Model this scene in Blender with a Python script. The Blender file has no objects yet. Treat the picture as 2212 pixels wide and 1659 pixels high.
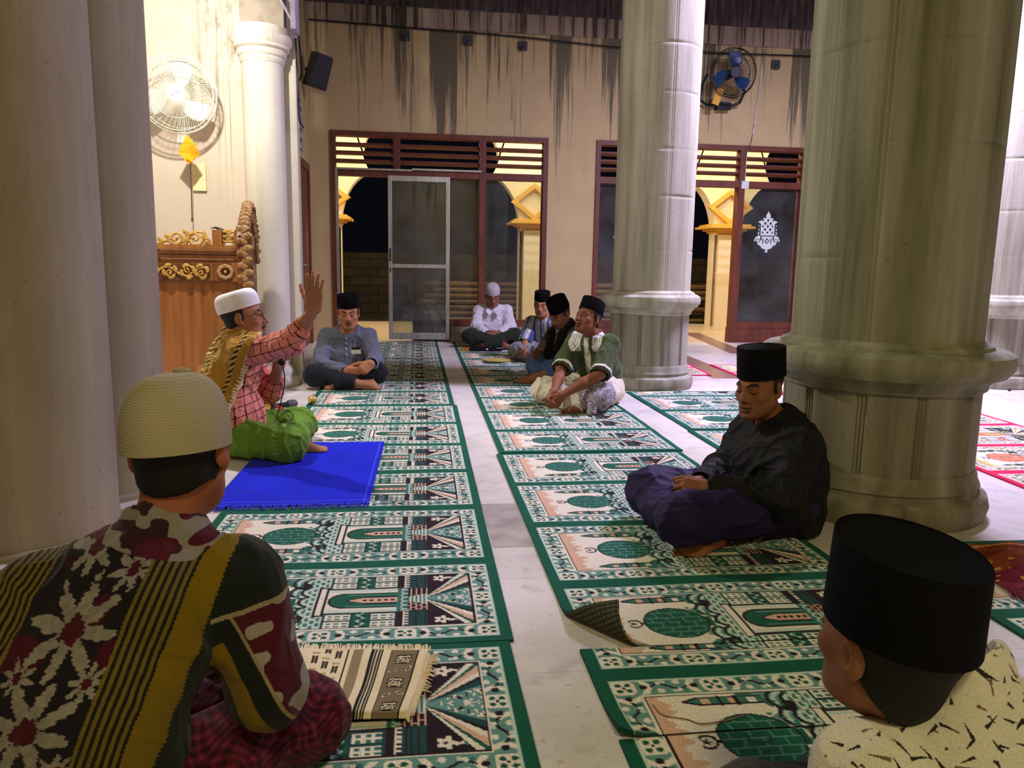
import bpy, bmesh, math, random
import numpy as np
from mathutils import Vector, Matrix, noise as mnoise
random.seed(7); rng = np.random.default_rng(7)
SC = bpy.context.scene
COL = SC.collection
PI = math.pi
f4 = np.float32

# ------------------------------------------------------------------ helpers
def s2l(c):
    c = np.asarray(c, float) / 255.0
    return np.where(c <= .04045, c / 12.92, ((c + .055) / 1.055) ** 2.4)
def rgb(r, g, b): return tuple(float(v) for v in s2l((r, g, b))) + (1.0,)
def A(*v): return np.array(v, float)
def nrm(v):
    v = np.asarray(v, float); return v / (np.linalg.norm(v) + 1e-12)
def ss(a, b, x): 
    t = np.clip((x - a) / (b - a), 0, 1); return t * t * (3 - 2 * t)

def tag(o, label=None, cat=None, group=None, kind=None):
    if label: o['label'] = label
    if cat: o['category'] = cat
    if group: o['group'] = group
    if kind: o['kind'] = kind
    return o
def empty(name, loc=(0, 0, 0), label=None, cat=None, group=None, rz=0):
    o = bpy.data.objects.new(name, None); COL.objects.link(o)
    o.location = loc; o.rotation_euler = (0, 0, rz); o.empty_display_size = .1
    return tag(o, label, cat, group)
def link(name, me, mat=None, parent=None):
    o = bpy.data.objects.new(name, me); COL.objects.link(o)
    if mat is not None: me.materials.append(mat)
    if parent is not None: o.parent = parent
    return o
def struct(o): o['kind'] = 'structure'; return o
def dup(root, loc=None, label=None, group=None):
    r = root.copy(); COL.objects.link(r)
    if loc is not None: r.location = loc
    if label: r['label'] = label
    if group: r['group'] = group
    for ch in list(root.children):
        c = ch.copy(); COL.objects.link(c); c.parent = r
        for g in list(ch.children):
            d = g.copy(); COL.objects.link(d); d.parent = c
    return r

def mesh_np(name, V, Q, col=None, smooth=True):
    """V (n,3), Q (m,3|4) int -> mesh; col (n,3) linear point colours"""
    me = bpy.data.meshes.new(name)
    V = np.ascontiguousarray(V, f4); Q = np.ascontiguousarray(Q, np.int32)
    k = Q.shape[1]
    me.vertices.add(len(V)); me.vertices.foreach_set('co', V.ravel())
    me.loops.add(Q.size); me.loops.foreach_set('vertex_index', Q.ravel())
    me.polygons.add(len(Q))
    me.polygons.foreach_set('loop_start', np.arange(0, Q.size, k, dtype=np.int32))
    me.polygons.foreach_set('use_smooth', np.full(len(Q), smooth))
    me.update(calc_edges=True); me.validate()
    if col is not None:
        at = me.color_attributes.new('Col', 'FLOAT_COLOR', 'POINT')
        c4 = np.ones((len(V), 4), f4); c4[:, :3] = col
        at.data.foreach_set('color', c4.ravel())
    return me

class MB:
    """collects shapes into one mesh"""
    def __init__(s): s.v = []; s.f = []
    def add(s, v, f):
        n = len(s.v); s.v += [tuple(map(float, p)) for p in v]; s.f += [tuple(n + i for i in q) for q in f]; return s
    def box(s, lo, hi, R=None, c=None, taper=1.0):
        x0, y0, z0 = lo; x1, y1, z1 = hi
        v = [A(x, y, z) for z in (z0, z1) for y in (y0, y1) for x in (x0, x1)]
        if taper != 1:
            cx, cy = (x0 + x1) / 2, (y0 + y1) / 2
            for p in v[4:]: p[0] = cx + (p[0] - cx) * taper; p[1] = cy + (p[1] - cy) * taper
        if R is not None:
            c = A(*(c if c is not None else (0, 0, 0))); v = [R @ (p - c) + c for p in v]
        return s.add(v, [(0, 2, 3, 1), (4, 5, 7, 6), (0, 1, 5, 4), (2, 6, 7, 3), (0, 4, 6, 2), (1, 3, 7, 5)])
    def tube(s, pts, r, n=8, cap=True, closed=False):
        pts = [A(*p) for p in pts]; m = len(pts)
        rr = r if hasattr(r, '__len__') else [r] * m
        v = []; prev = None
        for i, p in enumerate(pts):
            if closed: d = nrm(pts[(i + 1) % m] - pts[i - 1])
            else: d = nrm(pts[min(i + 1, m - 1)] - pts[max(i - 1, 0)])
            if prev is None:
                a = A(0, 0, 1) if abs(d[2]) < .9 else A(1, 0, 0)
                u = nrm(np.cross(d, a))
            else: u = nrm(prev - d * (prev @ d))
            prev = u; w = np.cross(d, u)
            for k in range(n):
                t = 2 * PI * k / n; v.append(p + rr[i] * (math.cos(t) * u + math.sin(t) * w))
        f = []
        for i in range(m if closed else m - 1):
            j = (i + 1) % m
            for k in range(n):
                k2 = (k + 1) % n; f.append((i * n + k, i * n + k2, j * n + k2, j * n + k))
        if cap and not closed:
            f.append(tuple(range(n - 1, -1, -1))); f.append(tuple(range((m - 1) * n, m * n)))
        return s.add(v, f)
    def lathe(s, prof, c=(0, 0, 0), n=48, sx=1, sy=1, R=None, cap=True, rf=None):
        """prof [(z, r)] ; rf(theta, i)-> radius multiplier"""
        v = []; c = A(*c)
        for i, (z, r) in enumerate(prof):
            for k in range(n):
                t = 2 * PI * k / n; q = r * (rf(t, i) if rf else 1)
                p = A(q * math.cos(t) * sx, q * math.sin(t) * sy, z)
                v.append((R @ p if R is not None else p) + c)
        f = []
        for i in range(len(prof) - 1):
            for k in range(n):
                k2 = (k + 1) % n; f.append((i * n + k, i * n + k2, (i + 1) * n + k2, (i + 1) * n + k))
        if cap:
            f.append(tuple(range(n - 1, -1, -1))); m = (len(prof) - 1) * n; f.append(tuple(range(m, m + n)))
        return s.add(v, f)
    def prism(s, poly, y0, y1, fr=None):
        """polygon in (x,z) extruded from y0 to y1; fr maps (x,y,z)->point"""
        g = fr or (lambda x, y, z: (x, y, z)); n = len(poly)
        v = [g(x, y0, z) for x, z in poly] + [g(x, y1, z) for x, z in poly]
        f = [tuple(range(n)), tuple(range(2 * n - 1, n - 1, -1))]
        for k in range(n):
            k2 = (k + 1) % n; f.append((k, n + k, n + k2, k2))
        return s.add(v, f)
    def ball(s, c, r, n=10, R=None):
        r = r if hasattr(r, '__len__') else (r, r, r); c = A(*c); v = []; f = []
        m = max(4, n // 2 + 1)
        for i in range(m + 1):
            ph = PI * i / m
            for k in range(n):
                t = 2 * PI * k / n
                p = A(r[0] * math.sin(ph) * math.cos(t), r[1] * math.sin(ph) * math.sin(t), -r[2] * math.cos(ph))
                v.append((R @ p if R is not None else p) + c)
        for i in range(m):
            for k in range(n):
                k2 = (k + 1) % n; f.append((i * n + k, i * n + k2, (i + 1) * n + k2, (i + 1) * n + k))
        return s.add(v, f)
    def mesh(s, name, smooth=False, bevel=0):
        me = bpy.data.meshes.new(name); me.from_pydata(s.v, [], s.f)
        bm = bmesh.new(); bm.from_mesh(me)
        bmesh.ops.remove_doubles(bm, verts=bm.verts, dist=1e-6)
        bmesh.ops.recalc_face_normals(bm, faces=bm.faces)
        if bevel:
            es = [e for e in bm.edges if len(e.link_faces) == 2 and e.calc_face_angle(0) > .7]
            bmesh.ops.bevel(bm, geom=es, offset=bevel, segments=2, affect='EDGES', profile=.6)
        bm.to_mesh(me); bm.free()
        if smooth:
            me.polygons.foreach_set('use_smooth', [True] * len(me.polygons))
            try: me.set_sharp_from_angle(angle=math.radians(smooth if smooth > 1 else 40))
            except Exception: pass
        return me
    def obj(s, name, mat=None, parent=None, smooth=False, bevel=0):
        return link(name, s.mesh(name, smooth, bevel), mat, parent)

def Rz(a): c, s = math.cos(a), math.sin(a); return np.array([[c, -s, 0], [s, c, 0], [0, 0, 1.]])
def Rx(a): c, s = math.cos(a), math.sin(a); return np.array([[1, 0, 0], [0, c, -s], [0, s, c]])
def Ry(a): c, s = math.cos(a), math.sin(a); return np.array([[c, 0, s], [0, 1, 0], [-s, 0, c]])

# ------------------------------------------------------------------ materials
def new_mat(name):
    m = bpy.data.materials.new(name); m.use_nodes = True
    nt = m.node_tree; b = nt.nodes['Principled BSDF']; return m, nt, b
def N(nt, typ, **kw):
    n = nt.nodes.new(typ)
    for k, v in kw.items():
        if k.startswith('_'): setattr(n, k[1:], v)
        else: n.inputs[k.replace('_', ' ')].default_value = v
    return n
def tex_noise(nt, scale, detail=4, stretch=(1, 1, 1), coord='Object', rough=.55):
    tc = nt.nodes.new('ShaderNodeTexCoord'); mp = nt.nodes.new('ShaderNodeMapping')
    mp.inputs['Scale'].default_value = stretch
    nt.links.new(tc.outputs[coord], mp.inputs['Vector'])
    n = N(nt, 'ShaderNodeTexNoise', Scale=scale, Detail=detail, Roughness=rough)
    nt.links.new(mp.outputs[0], n.inputs['Vector']); return n
def ramp(nt, src, stops):
    r = nt.nodes.new('ShaderNodeValToRGB'); e = r.color_ramp.elements
    while len(e) < len(stops): e.new(.5)
    for el, (p, c) in zip(e, stops): el.position = p; el.color = c
    nt.links.new(src, r.inputs[0]); return r
def mixc(nt, fac, a, b, typ='MIX'):
    m = nt.nodes.new('ShaderNodeMix'); m.data_type = 'RGBA'; m.blend_type = typ
    for s, v in ((0, fac), (6, a), (7, b)):
        if hasattr(v, 'links') or isinstance(v, bpy.types.NodeSocket): nt.links.new(v, m.inputs[s])
        else: m.inputs[s].default_value = v
    return m.outputs[2]
def bump(nt, b, h, strength=.3, dist=.01):
    n = N(nt, 'ShaderNodeBump', Strength=strength, Distance=dist)
    nt.links.new(h, n.inputs['Height']); nt.links.new(n.outputs[0], b.inputs['Normal']); return n
def mat_noise(name, c1, c2, scale=8, rough=.7, bs=.15, stretch=(1, 1, 1), metal=0, spec=.4, dist=.005, lo=.35, hi=.68):
    m, nt, b = new_mat(name)
    n = tex_noise(nt, scale, 5, stretch)
    r = ramp(nt, n.outputs[0], [(lo, c1), (hi, c2)])
    nt.links.new(r.outputs[0], b.inputs['Base Color'])
    b.inputs['Roughness'].default_value = rough; b.inputs['Metallic'].default_value = metal
    b.inputs['Specular IOR Level'].default_value = spec
    if bs: bump(nt, b, n.outputs[0], bs, dist)
    return m
def mat_vc(name, rough=.85, ns=120, nv=.25, bs=.2, spec=.2, sheen=0, dist=.003, sss=0, fold=0):
    """painted by the mesh's own colour attribute, varied by fine noise"""
    m, nt, b = new_mat(name)
    at = nt.nodes.new('ShaderNodeVertexColor'); at.layer_name = 'Col'
    n = tex_noise(nt, ns, 3)
    r = ramp(nt, n.outputs[0], [(.3, (1 - nv,) * 3 + (1,)), (.7, (1 + nv * .4,) * 3 + (1,))])
    c = mixc(nt, 1.0, at.outputs[0], r.outputs[0], 'MULTIPLY')
    nt.links.new(c, b.inputs['Base Color'])
    b.inputs['Roughness'].default_value = rough; b.inputs['Specular IOR Level'].default_value = spec
    if sheen: b.inputs['Sheen Weight'].default_value = sheen
    if sss:
        b.inputs['Subsurface Weight'].default_value = sss; b.inputs['Subsurface Radius'].default_value = (.012, .005, .003)
        b.inputs['Subsurface Scale'].default_value = .5
    if bs: bump(nt, b, n.outputs[0], bs, dist)
    return m

# ------------------------------------------------------------------ implicit surfaces
class Vox:
    def __init__(s, lo, hi, h):
        s.lo = np.asarray(lo, float); s.h = h
        s.n = np.maximum(4, np.ceil((np.asarray(hi, float) - s.lo) / h).astype(int) + 1)
        s.F = np.full(s.n, .06, f4)
        s.floor = None
    def sub(s, lo, hi):
        i0 = np.clip(np.floor((np.asarray(lo) - s.lo) / s.h).astype(int), 0, s.n)
        i1 = np.clip(np.ceil((np.asarray(hi) - s.lo) / s.h).astype(int) + 1, 0, s.n)
        if np.any(i1 <= i0): return None, None
        sl = tuple(slice(a, b) for a, b in zip(i0, i1))
        g = [(s.lo[d] + s.h * np.arange(i0[d], i1[d])).astype(f4) for d in range(3)]
        return sl, (g[0][:, None, None], g[1][None, :, None], g[2][None, None, :])
    def comb(s, sl, d, k, mode):
        f = s.F[sl]; d = d.astype(f4)
        if mode == 'u':
            h = np.clip(.5 + .5 * (f - d) / k, 0, 1); s.F[sl] = f + (d - f) * h - k * h * (1 - h)
        elif mode == 's':
            d = -d; h = np.clip(.5 - .5 * (f - d) / k, 0, 1); s.F[sl] = f + (d - f) * h + k * h * (1 - h)
    def rc(s, a, b, ra, rb=None, k=.02, mode='u', flat=None):
        a = np.asarray(a, float); b = np.asarray(b, float); rb = ra if rb is None else rb
        m = max(ra, rb); pad = k + 3 * s.h
        ex = m / min(1., flat[1]) if flat else m
        lo = np.minimum(a, b) - ex - pad; hi = np.maximum(a, b) + ex + pad
        sl, g = s.sub(lo, hi)
        if sl is None: return
        x, y, z = g[0] - f4(a[0]), g[1] - f4(a[1]), g[2] - f4(a[2])
        ba = b - a
        if flat:
            n, f = np.asarray(flat[0], float), flat[1]
            q = (x * f4(n[0]) + y * f4(n[1]) + z * f4(n[2])) * f4(f - 1)
            x, y, z = x + q * f4(n[0]), y + q * f4(n[1]), z + q * f4(n[2])
            ba = ba + (f - 1) * (ba @ n) * n
        l2 = float(ba @ ba) + 1e-9
        t = np.clip((x * f4(ba[0]) + y * f4(ba[1]) + z * f4(ba[2])) / f4(l2), 0, 1)
        d = np.sqrt((x - t * f4(ba[0])) ** 2 + (y - t * f4(ba[1])) ** 2 + (z - t * f4(ba[2])) ** 2) - (f4(ra) + t * f4(rb - ra))
        if flat and flat[1] > 1: d = d / f4(math.sqrt(flat[1]))
        s.comb(sl, d, k, mode)
    def ell(s, c, r, R=None, k=.02, mode='u'):
        c = np.asarray(c, float); r = np.asarray(r, float)
        R = np.eye(3) if R is None else R
        ex = np.sqrt(((R * r[None, :]) ** 2).sum(1)); pad = k + 3 * s.h
        sl, g = s.sub(c - ex - pad, c + ex + pad)
        if sl is None: return
        x, y, z = g[0] - f4(c[0]), g[1] - f4(c[1]), g[2] - f4(c[2])
        k0 = 0; k1 = 0
        for i in range(3):
            q = x * f4(R[0, i]) + y * f4(R[1, i]) + z * f4(R[2, i])
            k0 = k0 + (q / f4(r[i])) ** 2; k1 = k1 + (q / f4(r[i] ** 2)) ** 2
        k0 = np.sqrt(k0); k1 = np.sqrt(k1) + 1e-6
        s.comb(sl, k0 * (k0 - 1) / k1, k, mode)
    def cut(s, fn):
        """keep where fn(x,y,z) < 0"""
        g = [(s.lo[d] + s.h * np.arange(s.n[d])).astype(f4) for d in range(3)]
        s.F = np.maximum(s.F, fn(g[0][:, None, None], g[1][None, :, None], g[2][None, None, :]).astype(f4))
    def floorcut(s, z): s.cut(lambda x, y, zz: (z - zz) + 0 * x + 0 * y)
    def nets(s, smooth=1):
        F = s.F
        F[0], F[-1], F[:, 0], F[:, -1], F[:, :, 0], F[:, :, -1] = (.05,) * 6
        S = F < 0
        U = S.astype(np.uint8)
        c = U[:-1] + U[1:]; c = c[:, :-1] + c[:, 1:]; c = c[:, :, :-1] + c[:, :, 1:]
        mix = (c > 0) & (c < 8)
        i, j, k = np.nonzero(mix); n = len(i)
        vid = np.full(mix.shape, -1, np.int32); vid[i, j, k] = np.arange(n, dtype=np.int32)
        cs = [(a, b, e) for a in (0, 1) for b in (0, 1) for e in (0, 1)]
        val = {q: F[i + q[0], j + q[1], k + q[2]] for q in cs}
        P = np.zeros((n, 3), f4); w = np.zeros(n, f4)
        for q in cs:
            for ax in range(3):
                if q[ax]: continue
                q2 = list(q); q2[ax] = 1; q2 = tuple(q2)
                a, b = val[q], val[q2]; m = (a < 0) != (b < 0)
                t = np.where(m, a / np.where(m, a - b, 1), 0).astype(f4)
                mm = m.astype(f4)
                for d in range(3): P[:, d] += mm * (q[d] + (t if d == ax else 0))
                w += mm
        P /= w[:, None]
        V = (np.stack([i, j, k], 1) + P) * s.h + s.lo
        Q = []
        for ax in range(3):
            o1, o2 = (ax + 1) % 3, (ax + 2) % 3
            a = [slice(1, -1)] * 3; b = [slice(1, -1)] * 3
            a[ax] = slice(0, -1); b[ax] = slice(1, None)
            sa, sb = S[tuple(a)], S[tuple(b)]
            e = np.nonzero(sa != sb); fl = sa[e]
            I = [e[0].copy(), e[1].copy(), e[2].copy()]
            I[o1] += 1; I[o2] += 1
            def cell(d1, d2):
                J = [I[0].copy(), I[1].copy(), I[2].copy()]; J[o1] -= d1; J[o2] -= d2
                return vid[J[0], J[1], J[2]]
            q = np.stack([cell(1, 1), cell(0, 1), cell(0, 0), cell(1, 0)], 1)
            q[~fl] = q[~fl][:, ::-1]; Q.append(q)
        Q = np.concatenate(Q); Q = Q[(Q >= 0).all(1)]
        src = np.concatenate([Q[:, 0], Q[:, 1], Q[:, 2], Q[:, 3]]); dst = np.concatenate([Q[:, 1], Q[:, 2], Q[:, 3], Q[:, 0]])
        cnt = np.maximum(np.bincount(src, minlength=len(V)), 1)
        for _ in range(smooth):
            for d in range(3):
                V[:, d] = .5 * V[:, d] + .5 * np.bincount(src, V[dst, d], len(V)) / cnt
        return V, Q
def subdiv(V, Q):
    n = len(V); E = np.concatenate([Q[:, [0, 1]], Q[:, [1, 2]], Q[:, [2, 3]], Q[:, [3, 0]]]); E.sort(1)
    key = E[:, 0].astype(np.int64) * n + E[:, 1]; uk, inv = np.unique(key, return_inverse=True)
    mid = .5 * (V[uk // n] + V[uk % n]); cen = V[Q].mean(1); m = len(Q); e = inv.reshape(4, m) + n; c = np.arange(m) + n + len(uk)
    q = [np.stack([Q[:, k], e[k], c, e[(k + 3) % 4]], 1) for k in range(4)]
    return np.concatenate([V, mid, cen]), np.concatenate(q).astype(np.int32)
def vnormals(V, Q):
    n = np.cross(V[Q[:, 2]] - V[Q[:, 0]], V[Q[:, 3 if Q.shape[1] > 3 else 1]] - V[Q[:, 1]])
    out = np.zeros_like(V); idx = Q.T.ravel(); m = Q.shape[1]
    for d in range(3): out[:, d] = np.bincount(idx, np.tile(n[:, d], m), len(V))
    return out / (np.linalg.norm(out, axis=1, keepdims=True) + 1e-12)
_PH = rng.random((40, 3)) * 2 * PI; _DIR = rng.normal(size=(40, 3)); _DIR /= np.linalg.norm(_DIR, axis=1, keepdims=True)
def wob(V, fr, seed=0, n=6):
    """smooth pseudo-random field in about -1..1"""
    r = 0
    for i in range(n):
        d = _DIR[(seed * 7 + i * 3) % 40]; p = _PH[(seed * 5 + i) % 40]
        r = r + np.sin(V @ d * fr * (1 + .37 * i) + p[0] + 1.3 * np.sin(V @ _DIR[(seed + i * 5 + 1) % 40] * fr * .6 + p[1]))
    return r / (n * .6)
def hsh(i, j=0, s=0):
    x = np.sin(np.asarray(i) * 127.1 + np.asarray(j) * 311.7 + s * 74.7) * 43758.5453
    return x - np.floor(x)
def vnoise(u, v, s=0):
    i, j = np.floor(u), np.floor(v); a, b = u - i, v - j
    a = a * a * (3 - 2 * a); b = b * b * (3 - 2 * b)
    return (hsh(i, j, s) * (1 - a) + hsh(i + 1, j, s) * a) * (1 - b) + (hsh(i, j + 1, s) * (1 - a) + hsh(i + 1, j + 1, s) * a) * b
# ------------------------------------------------------------------ setting
def mat_floor():
    m, nt, b = new_mat('marble_tile')
    n = tex_noise(nt, 1.2, 6, (1, 1, 1)); n2 = tex_noise(nt, 7, 8); n3 = tex_noise(nt, 40, 4)
    tc = nt.nodes.new('ShaderNodeTexCoord')
    br = N(nt, 'ShaderNodeTexBrick', Scale=1.0)
    br.inputs['Mortar Size'].default_value = .0018; br.inputs['Brick Width'].default_value = .62; br.inputs['Row Height'].default_value = .62
    br.offset = 0
    br.inputs['Color1'].default_value = (1, 1, 1, 1); br.inputs['Color2'].default_value = (.9, .9, .9, 1); br.inputs['Mortar'].default_value = (.6, .58, .55, 1)
    nt.links.new(tc.outputs['Object'], br.inputs['Vector'])
    r = ramp(nt, n.outputs[0], [(.3, rgb(196, 190, 182)), (.52, rgb(228, 222, 214)), (.72, rgb(238, 232, 226))])
    v = ramp(nt, n2.outputs[0], [(.36, (.62, .62, .63, 1)), (.46, (1, 1, 1, 1))])
    c = mixc(nt, .45, r.outputs[0], v.outputs[0], 'MULTIPLY')
    sp = ramp(nt, n3.outputs[0], [(.30, (.55, .5, .42, 1)), (.40, (1, 1, 1, 1))])
    c = mixc(nt, .55, c, sp.outputs[0], 'MULTIPLY')
    c = mixc(nt, .6, c, br.outputs[0], 'MULTIPLY')
    nt.links.new(c, b.inputs['Base Color'])
    rr = ramp(nt, n2.outputs[0], [(.3, (.45,) * 3 + (1,)), (.7, (.28,) * 3 + (1,))]); nt.links.new(rr.outputs[0], b.inputs['Roughness'])
    return m
def mat_wall(name, base, dirt, streak=.5, z0=3.2, z1=4.5, peaks=()):
    """painted plaster with damp streaks that run down from the top"""
    m, nt, b = new_mat(name)
    tc = nt.nodes.new('ShaderNodeTexCoord')
    sep = nt.nodes.new('ShaderNodeSeparateXYZ'); nt.links.new(tc.outputs['Object'], sep.inputs[0])
    n = tex_noise(nt, 3, 6)
    r = ramp(nt, n.outputs[0], [(.3, tuple(np.array(base) * .9)), (.7, base)])
    # streaks: noise very stretched in z, gated by a wide noise and by height
    s1 = tex_noise(nt, 1.0, 5, (13, 13, .35), rough=.7); s2 = tex_noise(nt, 1.0, 2, (1.1, 1.1, .25))
    mr = N(nt, 'ShaderNodeMapRange'); mr.inputs[1].default_value = z0; mr.inputs[2].default_value = z1
    nt.links.new(sep.outputs[2], mr.inputs[0])
    m1 = N(nt, 'ShaderNodeMath', _operation='MULTIPLY'); nt.links.new(s2.outputs[0], m1.inputs[0]); nt.links.new(mr.outputs[0], m1.inputs[1])
    m2 = N(nt, 'ShaderNodeMath', _operation='MULTIPLY_ADD'); nt.links.new(m1.outputs[0], m2.inputs[0]); m2.inputs[1].default_value = .42; nt.links.new(s1.outputs[0], m2.inputs[2])
    if peaks:       # the runs gather where the roof leaks
        xr = N(nt, 'ShaderNodeMapRange'); xr.inputs[1].default_value = -1.5; xr.inputs[2].default_value = 6.5; nt.links.new(sep.outputs[0], xr.inputs[0])
        stops = [(0, (0, 0, 0, 1))]
        for x, w, a in peaks: p = (x + 1.5) / 8; w = w / 8; stops += [(p - w, (0, 0, 0, 1)), (p, (a, a, a, 1)), (p + w, (0, 0, 0, 1))]
        xp = ramp(nt, xr.outputs[0], stops); q = N(nt, 'ShaderNodeMath', _operation='MULTIPLY'); nt.links.new(xp.outputs[0], q.inputs[0]); nt.links.new(mr.outputs[0], q.inputs[1])
        ad = N(nt, 'ShaderNodeMath', _operation='MULTIPLY_ADD'); nt.links.new(q.outputs[0], ad.inputs[0]); ad.inputs[1].default_value = .24; nt.links.new(m2.outputs[0], ad.inputs[2]); m2 = ad
    st = ramp(nt, m2.outputs[0], [(.70, (0, 0, 0, 1)), (.80, (1, 1, 1, 1))])
    f = N(nt, 'ShaderNodeMath', _operation='MULTIPLY'); nt.links.new(st.outputs[0], f.inputs[0]); f.inputs[1].default_value = streak
    c = mixc(nt, f.outputs[0], r.outputs[0], dirt)
    nt.links.new(c, b.inputs['Base Color']); b.inputs['Roughness'].default_value = .85; b.inputs['Specular IOR Level'].default_value = .2
    bump(nt, b, n.outputs[0], .08, .01); return m
def mat_column(name, c1, c2, c3, bs=.35):
    m, nt, b = new_mat(name)
    n1 = tex_noise(nt, 1.0, 6, (9, 9, .5), rough=.6); n2 = tex_noise(nt, 2.2, 5, (1, 1, .5)); n3 = tex_noise(nt, 55, 4)
    r = ramp(nt, n1.outputs[0], [(.30, c1), (.5, c2), (.72, c3)])
    g = ramp(nt, n2.outputs[0], [(.35, (.80, .80, .76, 1)), (.6, (1, 1, 1, 1))])
    c = mixc(nt, .8, r.outputs[0], g.outputs[0], 'MULTIPLY')
    p = ramp(nt, n3.outputs[0], [(.27, (.45, .43, .38, 1)), (.36, (1, 1, 1, 1))])
    c = mixc(nt, .6, c, p.outputs[0], 'MULTIPLY')
    nt.links.new(c, b.inputs['Base Color']); b.inputs['Roughness'].default_value = .75; b.inputs['Specular IOR Level'].default_value = .25
    h = mixc(nt, .5, n1.outputs[0], n3.outputs[0]); bump(nt, b, h, bs, .01); return m
def mat_glass(name, tint=(.78, .82, .80, 1), dust=.06):
    m, nt, b = new_mat(name); nt.nodes.remove(b)
    o = [n for n in nt.nodes if n.type == 'OUTPUT_MATERIAL'][0]
    tr = N(nt, 'ShaderNodeBsdfTransparent', Color=tint); gl = N(nt, 'ShaderNodeBsdfGlossy', Roughness=.0)
    df = N(nt, 'ShaderNodeBsdfDiffuse', Color=(.5, .52, .5, 1)); fr = N(nt, 'ShaderNodeFresnel', IOR=1.5)
    n = tex_noise(nt, 2.5, 6); r = ramp(nt, n.outputs[0], [(.35, (dust * .4,) * 3 + (1,)), (.7, (dust * 1.6,) * 3 + (1,))])
    m1 = nt.nodes.new('ShaderNodeMixShader'); nt.links.new(fr.outputs[0], m1.inputs[0]); nt.links.new(tr.outputs[0], m1.inputs[1]); nt.links.new(gl.outputs[0], m1.inputs[2])
    m2 = nt.nodes.new('ShaderNodeMixShader'); nt.links.new(r.outputs[0], m2.inputs[0]); nt.links.new(m1.outputs[0], m2.inputs[1]); nt.links.new(df.outputs[0], m2.inputs[2])
    nt.links.new(m2.outputs[0], o.inputs[0]); return m
def mat_emit(name, c, s):
    m, nt, b = new_mat(name); b.inputs['Emission Color'].default_value = c; b.inputs['Emission Strength'].default_value = s
    n = tex_noise(nt, 30, 2); r = ramp(nt, n.outputs[0], [(.3, c), (.7, c)]); nt.links.new(r.outputs[0], b.inputs['Base Color']); return m

M = {}
M['floor'] = mat_floor()
M['cream'] = mat_wall('cream_plaster_stained', rgb(208, 188, 136), rgb(70, 72, 62), .8, 1.6, 4.3, ((.42, .34, 1.), (1.05, .12, .5), (2.02, .16, 1.), (2.72, .26, .9), (4.15, .12, .6), (5.55, .2, .8)))
M['creamdark'] = mat_wall('grimy_plaster_band', rgb(176, 160, 138), rgb(45, 40, 36), .85, 3.2, 4.3)
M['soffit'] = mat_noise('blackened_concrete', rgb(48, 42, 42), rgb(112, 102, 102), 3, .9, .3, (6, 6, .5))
def mat_white():
    m, nt, b = new_mat('white_plaster_stained'); tc = nt.nodes.new('ShaderNodeTexCoord'); sep = nt.nodes.new('ShaderNodeSeparateXYZ'); nt.links.new(tc.outputs['Object'], sep.inputs[0])
    def mr(sock, a0, a1): 
        q = N(nt, 'ShaderNodeMapRange'); q.inputs[1].default_value = a0; q.inputs[2].default_value = a1; nt.links.new(sock, q.inputs[0]); return q.outputs[0]
    def mul(a, c):
        q = N(nt, 'ShaderNodeMath', _operation='MULTIPLY'); nt.links.new(a, q.inputs[0]); nt.links.new(c, q.inputs[1]) if hasattr(c, 'links') else setattr(q.inputs[1], 'default_value', c); return q.outputs[0]
    s1 = tex_noise(nt, 1, 5, (22, 22, .3), rough=.65); s2 = tex_noise(nt, 1, 8, (14, 14, 5), rough=.75); n0 = tex_noise(nt, 2, 4)
    xs = mr(sep.outputs[0], -2.0, -1.55); zt = mr(sep.outputs[2], 1.0, 2.5)
    runs = ramp(nt, s1.outputs[0], [(.54, (0, 0, 0, 1)), (.64, (1, 1, 1, 1))]); runs = mul(mul(runs.outputs[0], xs), zt)
    splat = ramp(nt, s2.outputs[0], [(.46, (0, 0, 0, 1)), (.62, (1, 1, 1, 1))]); splat = mul(mul(splat.outputs[0], mr(sep.outputs[2], 2.35, 2.75)), mr(sep.outputs[0], -2.1, -1.65))
    base = ramp(nt, n0.outputs[0], [(.3, rgb(206, 192, 172)), (.7, rgb(216, 203, 184))])
    c = mixc(nt, mul(runs, .75), base.outputs[0], rgb(120, 112, 98)); c = mixc(nt, mul(splat, .8), c, rgb(128, 122, 112))
    nt.links.new(c, b.inputs['Base Color']); b.inputs['Roughness'].default_value = .9; b.inputs['Specular IOR Level'].default_value = .15; bump(nt, b, s2.outputs[0], .06, .01); return m
M['white'] = mat_white()
M['col'] = mat_column('weathered_stone', rgb(140, 137, 116), rgb(178, 175, 156), rgb(202, 199, 184))
M['colped'] = mat_column('grimy_stone', rgb(112, 104, 88), rgb(152, 148, 132), rgb(176, 173, 160), .4)
M['plaincol'] = mat_column('smooth_plaster', rgb(196, 188, 170), rgb(212, 205, 188), rgb(220, 214, 198), .1)
M['bigcol'] = mat_column('shaded_mouldy_stone', rgb(108, 107, 82), rgb(142, 141, 114), rgb(172, 170, 146)); M['bigped'] = mat_column('shaded_mouldy_grimy_stone', rgb(102, 94, 76), rgb(138, 132, 112), rgb(160, 156, 138), .4)  # darker copies of the column stone: olive mould plus shade put into the colour
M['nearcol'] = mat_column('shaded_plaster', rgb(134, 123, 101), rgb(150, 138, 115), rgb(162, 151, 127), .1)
M['frame'] = mat_noise('brown_red_painted_wood', rgb(98, 52, 36), rgb(122, 66, 46), 12, .5, .1, (1, 1, .2))
M['alu'] = mat_noise('brushed_aluminium', rgb(170, 172, 174), rgb(205, 206, 208), 30, .38, .05, (1, 1, .1), metal=.85)
M['glass'] = mat_glass('dusty_glass')
M['glassdoor'] = mat_glass('dusty_door_glass', (.70, .74, .70, 1), .10)
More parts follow.
